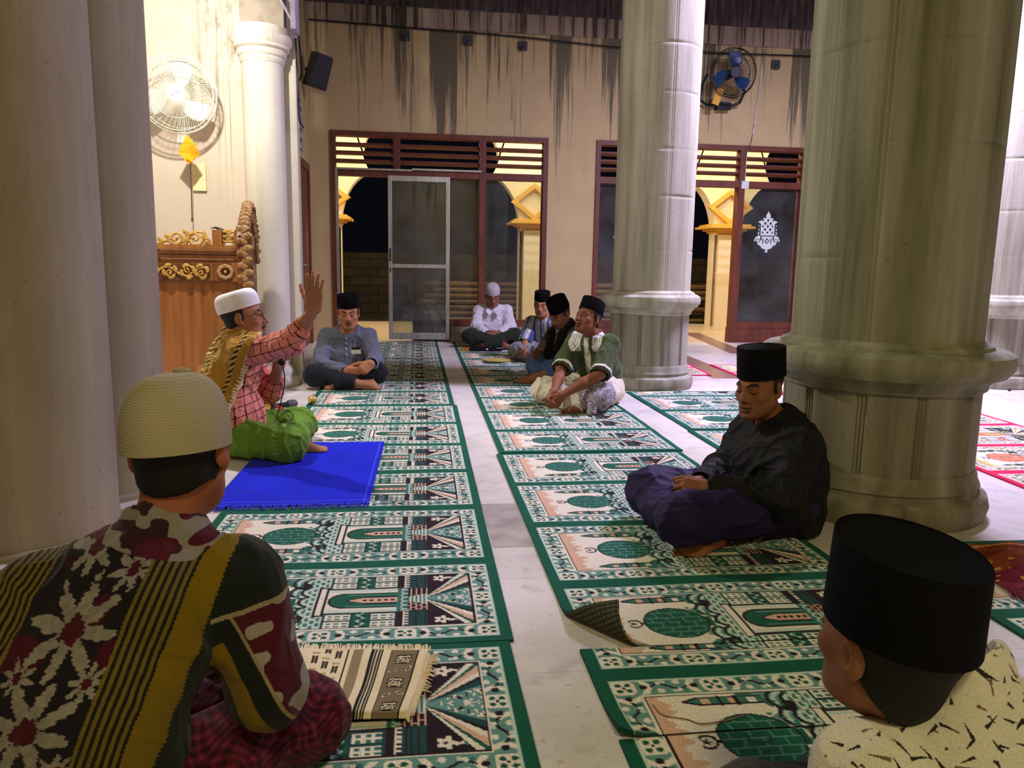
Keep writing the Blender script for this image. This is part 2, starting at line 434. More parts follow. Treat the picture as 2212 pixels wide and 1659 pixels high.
M['arcade'] = mat_noise('yellow_cream_paint', rgb(240, 222, 186), rgb(246, 230, 200), 2, .8, .05)
M['ochre'] = mat_noise('ochre_paint', rgb(226, 176, 74), rgb(236, 190, 92), 4, .7, .05)
M['terrace'] = mat_noise('terrace_tile', rgb(214, 192, 160), rgb(228, 208, 178), 2, .3, .02)
M['band'] = mat_noise('red_granite_band', rgb(128, 96, 86), rgb(160, 126, 112), 30, .3, .05)
M['concrete'] = mat_noise('bare_concrete', rgb(140, 128, 112), rgb(172, 160, 144), 6, .9, .2)
M['black'] = mat_noise('black_plastic', rgb(14, 14, 16), rgb(26, 26, 28), 60, .45, .05)
M['dkgrey'] = mat_noise('dark_grey_plastic', rgb(58, 60, 66), rgb(76, 78, 84), 40, .5, .05)
M['soil'] = mat_noise('night_ground', rgb(42, 44, 28), rgb(72, 70, 46), 6, .95, .4)

YW = 10.9
def bx(name, lo, hi, mat, parent=None, bevel=0):
    return MB().box(lo, hi).obj(name, mat, parent, bevel=bevel)
# floor (hall + terrace) and its granite bands
struct(bx('floor', (-4, -3.2, -.12), (11, YW, 0), M['floor']))
struct(bx('floor', (-8, YW, -.12), (14, 14.75, 0), M['terrace']))
struct(bx('trim_1', (4.25, 9.55, -.02), (6.5, 9.78, .002), M['band']))
def band(name, p, q, w, mat):
    p, q = A(*p, 0), A(*q, 0); d = nrm(q - p); n = A(-d[1], d[0], 0) * w / 2
    mb = MB(); v = [p + n, p - n, q - n, q + n]
    mb.add([a + A(0, 0, .0015) for a in v] + [a - A(0, 0, .02) for a in v], [(0, 1, 2, 3), (7, 6, 5, 4), (0, 4, 5, 1), (1, 5, 6, 2), (2, 6, 7, 3), (3, 7, 4, 0)])
    return struct(mb.obj(name, mat))
bpy.data.objects.remove(bpy.data.objects['trim_1'])
band('trim_1', (4.68, 12.6), (4.2, 9.4), .28, M['band'])
band('trim_2', (3.22, 9.2), (3.1, 7.2), .34, M['band'])
struct(bx('trim_5', (.29, 2.78, -.01), (.445, 3.32, .0016), mat_noise('stained_grey_tile', rgb(150, 142, 134), rgb(186, 178, 168), 7, .6, .05)))
# outside ground, block wall
g = struct(bx('outside_ground', (-14, 14.75, -.2), (20, 30, -.06), M['soil']))
def mat_block():
    m, nt, b = new_mat('concrete_block_wall')
    tc = nt.nodes.new('ShaderNodeTexCoord'); mp = nt.nodes.new('ShaderNodeMapping'); mp.inputs['Rotation'].default_value = (PI / 2, 0, 0)
    nt.links.new(tc.outputs['Object'], mp.inputs[0])
    br = N(nt, 'ShaderNodeTexBrick', Scale=1.0); br.inputs['Brick Width'].default_value = .42; br.inputs['Row Height'].default_value = .2
    br.inputs['Mortar Size'].default_value = .012
    for k, c in (('Color1', rgb(74, 64, 50)), ('Color2', rgb(58, 50, 40)), ('Mortar', rgb(38, 33, 27))): br.inputs[k].default_value = c
    nt.links.new(mp.outputs[0], br.inputs['Vector']); nt.links.new(br.outputs[0], b.inputs['Base Color'])
    b.inputs['Roughness'].default_value = .95; bump(nt, b, br.outputs[1], .4, .01).invert = True; return m
struct(bx('wall_outside', (-14, 17.4, -.1), (20, 17.6, 1.33), mat_block()))

# far wall with three openings (built from rectangles, single mesh)
def wall_with_holes(name, x0, x1, z0, z1, holes, y, th, mat):
    xs = sorted({x0, x1, *[h[0] for h in holes], *[h[1] for h in holes]})
    mb = MB()
    for a, b in zip(xs[:-1], xs[1:]):
        cuts = sorted([(h[2], h[3]) for h in holes if h[0] <= a and h[1] >= b]); z = z0
        for c, d in cuts:
            if c > z: mb.box((a, y, z), (b, y + th, c))
            z = d
        if z < z1: mb.box((a, y, z), (b, y + th, z1))
    return struct(mb.obj(name, mat))
D1 = (-1.16, 1.84); W2 = (2.53, 5.70); W3 = (8.44, 10.6); ZT = 2.86
wall_with_holes('wall_far', -1.5, 11, 0, 4.22, [(D1[0], D1[1], 0, ZT), (W2[0], W2[1], 0, ZT), (W3[0], W3[1], 0, ZT)], YW, .16, M['cream'])
struct(bx('wall_far_upper', (-1.5, YW - .03, 4.22), (11, YW + .16, 4.47), M['creamdark']))
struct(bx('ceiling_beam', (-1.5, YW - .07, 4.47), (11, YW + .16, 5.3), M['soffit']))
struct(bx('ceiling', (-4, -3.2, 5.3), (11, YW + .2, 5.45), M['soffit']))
# left side: qibla wall beyond the alcove, alcove end wall, alcove back, near wall
struct(bx('wall_left', (-1.62, 7.14, 0), (-1.45, YW, 5.3), M['cream']))
struct(bx('wall_alcove_end', (-3.6, 7.0, 0), (-1.45, 7.14, 5.3), M['white']))
struct(bx('wall_alcove_back', (-3.7, 2.6, 0), (-3.55, 7.14, 5.3), M['white']))
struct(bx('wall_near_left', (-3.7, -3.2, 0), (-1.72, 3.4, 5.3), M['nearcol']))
struct(bx('wall_right', (10.9, -3.2, 0), (11, YW, 5.3), M['cream']))
struct(bx('wall_behind', (-4, -3.3, 0), (11, -3.2, 5.3), M['cream']))
struct(bx('trim_3', (-1.20, 6.98, 0), (-1.02, 7.14, 4.6), M['plaincol']))   # pilaster strip behind the far column
# side door at the end of the left wall
def side_door():
    f = MB()
    for y in (9.62, 9.98): pass
    f.box((-1.47, 9.62, 0), (-1.40, 9.72, 2.36)).box((-1.47, 10.52, 0), (-1.40, 10.62, 2.36)).box((-1.47, 9.72, 2.26), (-1.40, 10.52, 2.36))
    d = struct(f.obj('door_2', M['frame']))
    p = struct(bx('door_panel', (-1.46, 9.72, .02), (-1.42, 10.52, 2.26), M['frame'], d))
    h = MB().tube([(-1.42, 9.82, 1.05), (-1.37, 9.82, 1.05), (-1.37, 9.92, 1.05)], .012).obj('door_handle', M['alu'], d)
side_door()
# vent block grille above it
v = MB()
for i in range(5):
    for j in range(3):
        y = 9.72 + j * .2; z = 2.48 + i * .125
        v.box((-1.455, y, z), (-1.43, y + .17, z + .02)); v.box((-1.455, y, z + .085), (-1.43, y + .17, z + .105))
        v.box((-1.455, y, z), (-1.43, y + .02, z + .105)); v.box((-1.455, y + .15, z), (-1.43, y + .17, z + .105))
        v.box((-1.455, y + .05, z + .03), (-1.435, y + .12, z + .075), R=Rx(.78), c=(-1.44, y + .085, z + .052))
tag(v.obj('ventilation_grille', mat_noise('pale_vent_block', rgb(186, 186, 170), rgb(206, 204, 190), 20, .8)),
    'pale pierced ventilation blocks high on the left wall above the brown side door', 'vent')

# ---- columns
def flute(groups, depth, w=.011, per=3, ph=0.):
    def f(t, r):
        a = ((t + ph) % (2 * PI / groups)) - PI / groups
        d = 0
        for k in range(per):
            x = a - (k - (per - 1) / 2) * w * 3.2
            d = max(d, math.exp(-(x / w) ** 2))
        return 1 - depth / r * d
    return f
def column(name, label, x, y, rs, rp, rr, rb, zr, zt, groups=11, seg=420, ph=0.0, base=.22, ms='col', mp='colped'):
    t = empty(name, (x, y, 0), label, 'column', 'stone columns of the prayer hall')
    c = (0, 0, 0)
    MB().lathe([(0, rb), (.012, rb + .008), (.06, rb + .02), (.105, rb + .008), (.125, rb - .03), (.14, rb - .03), (.15, rb - .022), (base - .04, rb - .035), (base - .02, rp + .012), (base, rp + .004)], c, 96).obj('base', M[mp], t, smooth=35)
    f = flute(groups, .012, .012, 3, ph)
    zz = [base - .01, base + .02, zr - .13]
    MB().lathe([(z, rp) for z in zz], c, seg, rf=lambda th, i: f(th, rp), cap=False).obj('fluted_pedestal', M[mp], t, smooth=60)
    MB().lathe([(zr - .135, rp + .002), (zr - .125, rp + .018), (zr - .10, rp + .022), (zr - .09, rp + .034), (zr - .07, rp + .045), (zr - .065, rr - .03), (zr - .03, rr - .004), (zr, rr), (zr + .028, rr - .006), (zr + .045, rr - .03), (zr + .05, rs + .045), (zr + .065, rs + .04), (zr + .075, rs + .015), (zr + .085, rs + .004)], c, 96).obj('ring_moulding', M[ms], t, smooth=35)
    f2 = flute(groups, .0035, .014, 2, ph); pr = [(zr + .08, rs)]
    for k, z in enumerate(np.arange(zr + .42, zt, .43)): z += .05 * hsh(k, x); pr += [(z - .03, rs), (z - .006, rs), (z - .002, rs - .0002 * (k + 1)), (z + .002, rs - .0002 * (k + 1)), (z + .006, rs), (z + .03, rs)]
    pr.append((zt, rs)); gi = {i: round((rs - q[1]) / .0002) for i, q in enumerate(pr) if q[1] < rs}
    joint = lambda th, i: 1 - (.009 * max(0., math.sin(th * 2 + 2.1 * gi[i]) + .6 * math.sin(th * 5 + 3.3 * gi[i])) if i in gi else 0)
    MB().lathe(pr, c, seg, rf=lambda th, i: f2(th, rs) * joint(th, i), cap=False).obj('shaft', M[ms], t, smooth=60)
    # drum joints
    for k in range(0):
        pass
    return t
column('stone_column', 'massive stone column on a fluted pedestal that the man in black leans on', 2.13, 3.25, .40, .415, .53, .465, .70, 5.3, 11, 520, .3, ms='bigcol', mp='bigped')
column('stone_column', 'stone column behind the seated man in the green shirt', 2.13, 6.8, .352, .355, .45, .40, .80, 5.3, 11, 420, .1)
column('stone_column', 'lavender-lit stone column at the right edge of the picture beside the window frame', 5.60, 6.85, .36, .365, .455, .41, .80, 5.3, 11, 420, .2)
# far left column with capital, in front of the alcove corner
t = empty('alcove_column', (-1.275, 6.88, 0), 'slim round column with a moulded capital at the far corner of the alcove', 'column')
MB().lathe([(0, .235), (.03, .25), (.07, .245), (.09, .225), (.10, .215), (.115, .22), (.15, .21), (.17, .19), (.19, .178)], n=64).obj('base', M['plaincol'], t, smooth=35)
MB().lathe([(.17, .172), (2.72, .168)], n=64, cap=False).obj('shaft', M['plaincol'], t, smooth=35)
MB().lathe([(2.70, .172), (2.73, .185), (2.745, .18), (2.76, .195), (2.80, .20), (2.815, .225), (2.84, .222), (2.86, .24), (2.90, .245), (2.915, .235), (2.975, .232), (2.98, .20)], n=64).obj('capital', M['plaincol'], t, smooth=35)
MB().box((-.15, -.1, 2.97), (.2, .12, 5.3)).obj('upper_post', M['concrete'], t)
# twin smooth pilaster columns at the near left
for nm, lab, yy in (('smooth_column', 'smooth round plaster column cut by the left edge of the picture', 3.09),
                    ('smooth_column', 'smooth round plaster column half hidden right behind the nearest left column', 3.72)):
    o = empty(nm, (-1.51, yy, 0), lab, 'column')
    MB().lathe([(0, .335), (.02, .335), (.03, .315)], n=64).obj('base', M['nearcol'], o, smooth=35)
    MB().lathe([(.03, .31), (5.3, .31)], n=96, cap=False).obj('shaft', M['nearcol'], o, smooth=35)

# ---- openings
def slatted(parent, x0, x1, z0, z1, n=3):
    h = (z1 - z0) / (n + 1)
    for k in range(n):
        z = z0 + h * (k + 1)
        struct(MB().box((x0, YW + .02, z - .013), (x1, YW + .12, z + .013), R=Rx(-.25), c=(0, YW + .07, z)).obj('louvre_slat', M['frame'], parent))
def pane(parent, x0, x1, z0, z1, mat='glass', y=YW + .07):
    return struct(bx('glass_pane', (x0, y, z0), (x1, y + .006, z1), M[mat], parent))
def opening(name, x0, x1, mulls, zt0=2.27, zt1=2.36):
    t = empty(name, ((x0 + x1) / 2, YW, 0)); struct(t)
    off = (-(x0 + x1) / 2, -YW, 0)
    f = MB()
    f.box((x0, YW - .024, 0), (x0 + .065, YW + .144, ZT)).box((x1 - .07, YW - .024, 0), (x1, YW + .144, ZT)).box((x0 + .065, YW - .02, ZT - .065), (x1 - .07, YW + .14, ZT))
    f.box((x0 + .065, YW - .016, zt0), (x1 - .07, YW + .136, zt1))
    for m, zlow in mulls: f.box((m - .045, YW - .022, zlow), (m + .045, YW + .142, ZT - .066))
    fr = struct(f.obj('window_frame', M['frame'], t))
    for ch in t.children: ch.location = off
    return t, off
def fin(t, off):
    for ch in t.children: ch.location = off
t, off = opening('window_1', D1[0], D1[1], [(-.27, 2.36), (.92, 0)])
xs = [D1[0] + .06, -.315, -.225, .875, .965, D1[1] - .07]
for a, b in ((xs[0], xs[1]), (xs[2], xs[3]), (xs[4], xs[5])): slatted(t, a, b, 2.36, 2.795)
pane(t, -.02, .875, .31, 2.27); pane(t, .965, D1[1] - .07, .31, 2.27)
struct(MB().box((-.06, YW - .01, .22), (D1[1] - .06, YW + .13, .31)).obj('window_sill', M['frame'], t))
struct(MB().box((-.06, YW, 2.36), (.9, YW - .05, 2.385)).box((-1.1, YW - .045, 2.345), (-.06, YW - .02, 2.37)).obj('door_track', M['alu'], t))
struct(MB().box((-.06, YW - .005, .31), (0.0, YW + .12, 2.27)).obj('window_post', M['frame'], t))
fin(t, off)
struct(bx('wall_plinth', (-.06, YW + .0, 0), (D1[1], YW + .16, .22), M['concrete']))
t, off = opening('window_2', W2[0], W2[1], [(4.71, 0), (3.52, 0)])
for a, b in ((2.60, 3.475), (3.565, 4.665), (4.755, 5.63)): slatted(t, a, b, 2.36, 2.795)
pane(t, 2.60, 3.475, .31, 2.27); pane(t, 4.755, 5.63, .31, 2.27)
struct(MB().box((4.67, YW - .01, .22), (5.69, YW + .13, .31)).box((2.54, YW - .01, .22), (3.5, YW + .13, .31)).obj('window_sill', M['frame'], t))
fin(t, off)
struct(bx('wall_plinth', (4.66, YW + .0, 0), (W2[1], YW + .16, .22), M['frame'])); struct(bx('wall_plinth', (2.54, YW + .0, 0), (3.5, YW + .16, .22), M['frame']))
t, off = opening('window_3', W3[0], W3[1], [(9.5, 0)])
slatted(t, 8.5, 9.45, 2.36, 2.795); pane(t, 8.5, 9.45, .05, 2.27); pane(t, 9.55, 10.5, .05, 2.27); fin(t, off)
# sliding aluminium door leaf
d = struct(empty('door_1', (.035, YW - .06, 0)))
f = MB(); x0, x1, zt = -.425, .425, 2.28
f.box((x0, -.032, .03), (x0 + .055, .012, zt)).box((x1 - .055, -.032, .03), (x1, .012, zt)).box((x0 + .0552, -.03, zt - .075), (x1 - .0552, .01, zt)).box((x0 + .0552, -.03, .03), (x1 - .0552, .01, .125)).box((x0 + .0552, -.03, 1.03), (x1 - .0552, .01, 1.085))
struct(f.obj('door_frame', M['alu'], d, bevel=.004))
struct(bx('glass_pane', (x0 + .05, -.012, .12), (x1 - .05, -.006, 1.035), M['glassdoor'], d)); struct(bx('glass_pane', (x0 + .05, -.012, 1.08), (x1 - .05, -.006, zt - .07), M['glassdoor'], d))
MB().box((x0 + .012, -.04, 1.12), (x0 + .042, -.028, 1.30)).box((x0 + .02, -.045, .97), (x0 + .038, -.028, 1.03)).obj('door_lock', M['dkgrey'], d)
# left aluminium jamb
struct(MB().box((-1.10, YW - .03, 0), (-1.065, YW + .05, 2.36)).obj('trim_4', M['alu']))

# decals on the window glass: stencil cut ornament
def decal(x, z, w, h, name, label):
    nx, nz = 56, 84; X, Z = np.meshgrid((np.arange(nx) + .5) / nx * 2 - 1, (np.arange(nz) + .5) / nz, indexing='ij')
    a = np.abs(X)
    out = np.interp(Z, [0, .03, .05, .1, .16, .22, .27, .32, .36, .40, .5, .62, .72, .75, .8, .86, .92, .95, 1], [.02, .10, .06, .30, .55, .72, .98, 1.0, .92, .72, .70, .66, .62, .74, .40, .26, .10, .14, 0])
    m = a < out + .05 * np.sin(Z * 70)
    hole = (np.abs(a - .60) < .05) & (Z > .40) & (Z < .70)
    hole |= (Z > .46) & (Z < .86) & (a < .42) & (np.sin(X * 15 + 1.57) * np.sin(Z * 42) > .28)
    hole |= (np.abs(Z - .40) < .012) & (a < .5) | ((np.abs(a - .48) < .05) & (Z > .30) & (Z < .40))
    hole |= (np.abs(np.abs(X) * .5 + np.abs(Z - .28) * 1.6 - .085) < .022) | ((np.abs(a - .32) < .035) & (Z > .21) & (Z < .35))
    hole |= (np.abs((X ** 2 + ((Z - .2) * 2.4) ** 2) - .55) < .04) & (Z < .2)
    hole |= (np.abs(((a - .72) / .2) ** 2 + ((Z - .29) / .05) ** 2 - .6) < .25)
    m &= ~hole
    mb = MB(); dx, dz = w / nx, h / nz
    idx = np.argwhere(m)
    V = []; Q = []
    for i, j in idx:
        n = len(V); xx, zz = x - w / 2 + i * dx, z - h / 2 + j * dz
        V += [(xx, 0, zz), (xx + dx, 0, zz), (xx + dx, 0, zz + dz), (xx, 0, zz + dz)]; Q.append((n, n + 1, n + 2, n + 3))
    V = np.array(V); V[:, 1] = YW + .064
    o = link(name, mesh_np(name, V, np.array(Q), smooth=False), MDEC)
    sol = o.modifiers.new('thickness', 'SOLIDIFY'); sol.thickness = .002
    return tag(o, label, 'decal', 'window ornaments')
MDEC = mat_noise('white_vinyl', rgb(214, 226, 218), rgb(228, 238, 232), 20, .6, 0)
decal(5.185, 1.645, .40, .60, 'window_decal', 'white pointed ornament sticker on the glass left of the massive column')
decal(3.04, 1.645, .40, .60, 'window_decal', 'white ornament sticker mostly hidden behind the middle column')

# ---- arcade outside
def arcade():
    S = 3.74; cx0 = .27; y0, y1 = 14.1, 14.4
    half = []
    half.append((1.615, 0)); half.append((1.615, 1.73))
    for k in range(1, 9):  # lower foil
        t = k / 8 * 1.35
        half.append((1.615 - .62 * (1 - math.cos(t)) - .0, 1.73 + 1.02 * math.sin(t) * .95))
    half[-1] = (1.09, 2.66)
    for k in range(0, 10):
        t = -.70 + 1.75 * k / 9
        half.append((.65 + .55 * math.cos(t), 3.04 + .55 * math.sin(t)))
    for k in range(0, 6):
        t = .5 + (PI / 2 - .5) * k / 5
        half.append((.93 * math.cos(t) if k else .86, 3.25 + .93 * math.sin(t)))
    for i in range(-2, 4):
        cx = cx0 + S * i; mb = MB(); zt = 4.9
        def strip(sg):
            v = []; f = []
            for (x, z) in half:
                for yy in (y0, y1):
                    v.append((cx + sg * x, yy, z))
            n = len(half)
            for k in range(n - 1): f.append((2 * k, 2 * k + 1, 2 * k + 3, 2 * k + 2))
            mb.add(v, f)
            # face quads from arch edge out to bay edge / top
            for yy in (y0, y1):
                v = []; f = []
                for (x, z) in half[1:10]: v += [(cx + sg * x, yy, z), (cx + sg * S / 2, yy, z)]
                for k in range(8): f.append((2 * k, 2 * k + 1, 2 * k + 3, 2 * k + 2))
                n0 = len(v); v.append((cx + sg * S / 2, yy, zt)); v.append((cx + sg * 1.09, yy, 2.66))
                f.append((16, 17, n0))          # corner piece
                m = half[9:]
                base = len(v)
                for (x, z) in m: v.append((cx + sg * x, yy, z))
                for k in range(len(m) - 1): f.append((n0, base + k, base + k + 1))
                v.append((cx, yy, zt)); f.append((n0, base + len(m) - 1, len(v) - 1)); f.append((16, base, n0))
                mb.add(v, f)
        strip(1); strip(-1)
        struct(mb.obj('wall_arcade', M['arcade']))
    for i in range(-2, 4):
        x = cx0 - S / 2 + S * i
        t = struct(empty('arcade_column', (x, 14.25, 0)))
        struct(bx('shaft', (-.185, -.2, 0), (.185, .2, 1.74), M['arcade'], t))
        cp = MB()
        for a, b, w in ((1.72, 1.77, .22), (1.77, 1.81, .27), (1.81, 1.85, .33), (1.85, 1.895, .44), (1.895, 1.935, .38)): cp.box((-w, -w + .05, a), (w, w, b))
        struct(cp.obj('capital', M['ochre'], t, bevel=.008))
        dm = MB()
        for sx in (1, -1):
            for sz in (1, -1):
                p = [(0, sz * .32), (0, sz * .235), (sx * .32, 0), (sx * .43, 0)]
                p = [(0, sz * .34), (sx * .43, 0), (sx * .31, 0), (0, sz * .235)]
                dm.prism([(a, b + 2.24) for a, b in p], -.25, -.14)
        struct(dm.obj('diamond_moulding', M['ochre'], t, bevel=.01))
arcade()
struct(bx('ceiling_terrace', (-8, YW + .16, 4.7), (14, 14.4, 4.85), M['arcade']))
# bamboo poles stacked beyond the terrace
MBAM = mat_noise('dry_bamboo', rgb(104, 80, 50), rgb(140, 110, 70), 5, .6, .1, (.3, 3, 3))
k = 0
for row in range(7):
    for j in range(2):
        mb = MB(); r = .045 + .008 * hsh(row, j); x0 = .05 + .5 * hsh(row, j, 2); L = 5.5 + hsh(row, j, 3)
        z = -.0 + row * .118; y = 15.5 + j * .20 + .02 * hsh(row, j, 4); dz = .0
        pts = [(x0 + L * q / 14, y, z + dz * q / 14 + .004 * math.sin(q + row)) for q in range(15)]
        rr = [r] * 15
        mb.tube(pts, rr, 8)
        for q in range(1, 14): mb.tube([(pts[q][0] - .012, *pts[q][1:]), (pts[q][0] + .012, *pts[q][1:])], r * 1.14, 8)
        o = tag(mb.obj('bamboo_pole', MBAM, smooth=40), 'long bamboo pole in the stack lying beyond the terrace', 'bamboo pole', 'bamboo poles stacked outside'); k += 1

# ---- wires, boxes, speaker
def cable(name, label, pts, r=.006, mat='black', n=6):
    c = []
    P = [A(*p) for p in pts]
    for i in range(len(P) - 1):
        p0, p1, p2, p3 = P[max(i - 1, 0)], P[i], P[i + 1], P[min(i + 2, len(P) - 1)]
        for t in np.linspace(0, 1, 8, endpoint=False):
            c.append(.5 * ((2 * p1) + (-p0 + p2) * t + (2 * p0 - 5 * p1 + 4 * p2 - p3) * t * t + (-p0 + 3 * p1 - 3 * p2 + p3) * t ** 3))
    c.append(P[-1])
    return tag(MB().tube(c, r, n).obj(name, M[mat], smooth=60), label, 'cable')
cable('power_cable', 'long black cable strung along the top of the far wall', [(-1.40, YW - .05, 4.24), (.0, YW - .05, 4.20), (1.3, YW - .05, 4.17), (2.8, YW - .05, 4.10), (4.3, YW - .05, 4.10), (5.8, YW - .05, 4.12), (8, YW - .05, 4.1)], .011)
cable('power_cable', 'thin cable hanging down the left wall under the black loudspeaker', [(-1.43, 10.1, 3.9), (-1.40, 10.05, 3.4), (-1.43, 9.98, 3.25), (-1.43, 10.02, 3.14)], .01)
cable('power_cable', 'dark cable dropping behind the capital of the alcove column', [(-1.01, 6.97, 2.95), (-1.0, 6.96, 2.6), (-.995, 6.96, 2.3), (-.96, 6.97, 2.22)], .01)
cable('fan_cable', 'thin grey cable looping above the blue wall fan', [(4.05, YW - .02, 4.16), (4.15, YW - .02, 4.32), (4.55, YW - .02, 4.33), (4.85, YW - .02, 4.24), (4.9, YW - .02, 4.0), (4.84, YW - .02, 3.2), (4.80, YW - .03, 2.9), (4.75, YW - .03, 2.8), (4.745, YW - .03, 2.33)], .007, 'alu')
tag(MB().box((4.69, YW - .055, 2.25), (4.80, YW - .02, 2.36)).obj('switch_box', MDEC, bevel=.006), 'small white switch box on the brown window frame', 'switch box')
for i, (x, z) in enumerate(((.16 - .3, 4.12), (.70, 4.10), (1.45, 4.07), (5.1, 4.0))):
    tag(MB().box((x - .06, YW - .045, z - .07), (x + .06, YW + .02, z + .05)).ball((x, YW - .05, z - .05), .035).obj('lamp_socket', M['dkgrey'], bevel=.01),
        ['small dark lamp socket on the far cable, leftmost of the row', 'small dark lamp socket on the far cable, second from left', 'small dark lamp socket on the far cable, third from left', 'small dark lamp socket on the far cable between the two right columns'][i], 'lamp socket', 'sockets along the cable')
# loudspeaker in the far left corner
t = empty('loudspeaker', (-1.245, 10.42, 3.5), 'black loudspeaker tilted down in the far left corner', 'loudspeaker', rz=.5)
R = Rx(.25) @ Ry(.18)
MB().box((-.125, -.12, -.21), (.125, .10, .21), R=R, taper=.9).obj('cabinet', M['dkgrey'], t, bevel=.02)
MB().box((-.112, -.14, -.195), (.112, -.118, .195), R=R, taper=.97).obj('grille', M['black'], t, bevel=.008)
MB().tube([(0, .08, 0), (-.08, .2, .05)], .025).obj('bracket', M['dkgrey'], t)
# lamp housing hanging above the alcove + bulb
t = empty('floodlight_housing', (-1.345, 5.36, 2.77), 'grey metal lamp housing hanging at the top beside the alcove column', 'lamp')
MB().add([(-.095, -.06, .08), (.095, -.06, .03), (.095, .06, .03), (-.095, .06, .08), (-.07, -.06, .0), (.075, -.06, -.01), (.075, .06, -.01), (-.07, .06, .0), (-.095, -.06, .55), (.095, -.06, .55), (.095, .06, .55), (-.095, .06, .55)],
         [(4, 5, 6, 7), (0, 4, 7, 3), (1, 2, 6, 5), (0, 1, 5, 4), (3, 7, 6, 2), (0, 3, 11, 8), (1, 9, 10, 2), (0, 8, 9, 1), (3, 2, 10, 11), (8, 11, 10, 9)]).obj('housing', M['dkgrey'], t, bevel=.01)
MB().tube([(-.10, 0, .12), (-.125, 0, .05), (-.12, 0, -.02), (-.11, 0, .05), (-.10, 0, .11)], .006).obj('hook', M['alu'], t)
MB().tube([(0, 0, .6), (0, 0, 2.6)], .015).obj('hanging_rod', M['dkgrey'], t)
# diagonal metal brace by the capital
tag(MB().box((-1.01, 6.7, 2.95), (-.97, 6.9, 5.3)).tube([(-1.3, 6.7, 3.55), (-.99, 6.75, 3.0)], .012).tube([(-1.42, 6.7, 3.9), (-.99, 6.75, 3.15)], .02).obj('metal_brace', mat_noise('lilac_paint', rgb(150, 140, 165), rgb(180, 170, 190), 15, .6)), 'lilac painted metal strut with a diagonal brace above the capital', 'brace')

# ---- wall fans
def fan(name, label, c, R, r, mats, tilt, hubdots):
    t = empty(name, c, label, 'fan'); t.rotation_euler = tilt
    cage, blade, hub = mats
    g = MB()
    for y, rr in ((-.065, r * .93), (-.045, r), (.0, r * 1.01), (.07, r * .86)): g.tube([(rr * math.cos(a), y, rr * math.sin(a)) for a in np.linspace(0, 2 * PI, 64, endpoint=False)], .0045, 6, closed=True)
    g.tube([(r * .62 * math.cos(a), -.098, r * .62 * math.sin(a)) for a in np.linspace(0, 2 * PI, 48, endpoint=False)], .003, 5, closed=True)
    for k in range(84):
        a = 2 * PI * k / 84; p = []
        for q in np.linspace(.2, 1, 9):
            aa = a + .5 * (1 - q); rr = r * q; p.append((rr * math.cos(aa), -.045 - .062 * (1 - q ** 3), rr * math.sin(aa)))
        g.tube(p, .0017, 4, cap=False)
    for k in range(40):
        a = 2 * PI * k / 40
        g.tube([(r * q * math.cos(a), .0 + .12 * (1 - q) ** .6 + .0, r * q * math.sin(a)) for q in np.linspace(.3, 1, 6)], .0018, 4, cap=False)
    g.obj('cage', cage, t, smooth=60)
    for k in range(3):
        b = MB(); v = []; f = []; a0 = 2 * PI * k / 3 + 1.2
        nu, nv = 12, 10
        for i in range(nu):
            q = i / (nu - 1); rr = r * (.16 + .72 * q); wd = .95 * (math.sin(PI * min(1, (.18 + .68 * q))) ** .7)
            for j in range(nv):
                w = j / (nv - 1) - .5; aa = a0 + w * wd + .35 * q
                v.append((rr * math.cos(aa), .01 + w * .05 * (1 - .3 * q), rr * math.sin(aa)))
        for i in range(nu - 1):
            for j in range(nv - 1): f.append((i * nv + j, (i + 1) * nv + j, (i + 1) * nv + j + 1, i * nv + j + 1))
        b.add(v, f); o = b.obj('blade', blade, t, smooth=60); s = o.modifiers.new('t', 'SOLIDIFY'); s.thickness = .003
    rot = Rx(PI / 2)
    MB().lathe([(-.115, .001), (-.115, r * .2), (-.108, r * .225), (-.09, r * .23)], R=np.array([[1, 0, 0], [0, 0, 1], [0, 1, 0.]]), n=40).obj('badge', hub, t, smooth=40)
    if hubdots:
        dd = MB()
        for x, z in ((-.028, -.006), (-.018, -.016), (-.010, -.004), (-.022, -.022), (.010, .012), (.022, .016), (.018, .004), (.030, .010)): dd.ball((x, -.117, z), .0035, 6)
        dd.obj('badge_print', M['dkgrey'], t)
    MB().lathe([(.06, r * .16), (.2, r * .22), (.24, r * .2)], R=np.array([[1, 0, 0], [0, 0, 1], [0, 1, 0.]]), n=24).obj('motor', hub if hubdots else M['black'], t, smooth=40)
    return t
MWH = mat_noise('white_plastic', rgb(232, 236, 232), rgb(246, 248, 246), 20, .4, .02)
m, nt, b = new_mat('milky_blade'); n_ = tex_noise(nt, 8, 2); r_ = ramp(nt, n_.outputs[0], [(.3, rgb(222, 228, 220)), (.7, rgb(236, 240, 232))]); nt.links.new(r_.outputs[0], b.inputs['Base Color']); b.inputs['Alpha'].default_value = .8; b.inputs['Roughness'].default_value = .3; MBL = m
MCG = mat_noise('cream_wire', rgb(214, 212, 188), rgb(228, 226, 206), 20, .5, 0)
t = fan('wall_fan', 'white wall fan with three blades on the bright alcove wall', (-1.915, 6.72, 2.405), None, .30, (MCG, MBL, MWH), (.12, .05, .12), True)
MB().tube([(0, .2, 0), (0, .26, -.05), (0, .27, -.25)], .02).box((-.05, .24, -.38), (.05, .278, -.16)).obj('wall_bracket', MWH, t)
MTAG = mat_noise('orange_foil', rgb(246, 150, 10), rgb(255, 190, 40), 14, .35, .3)
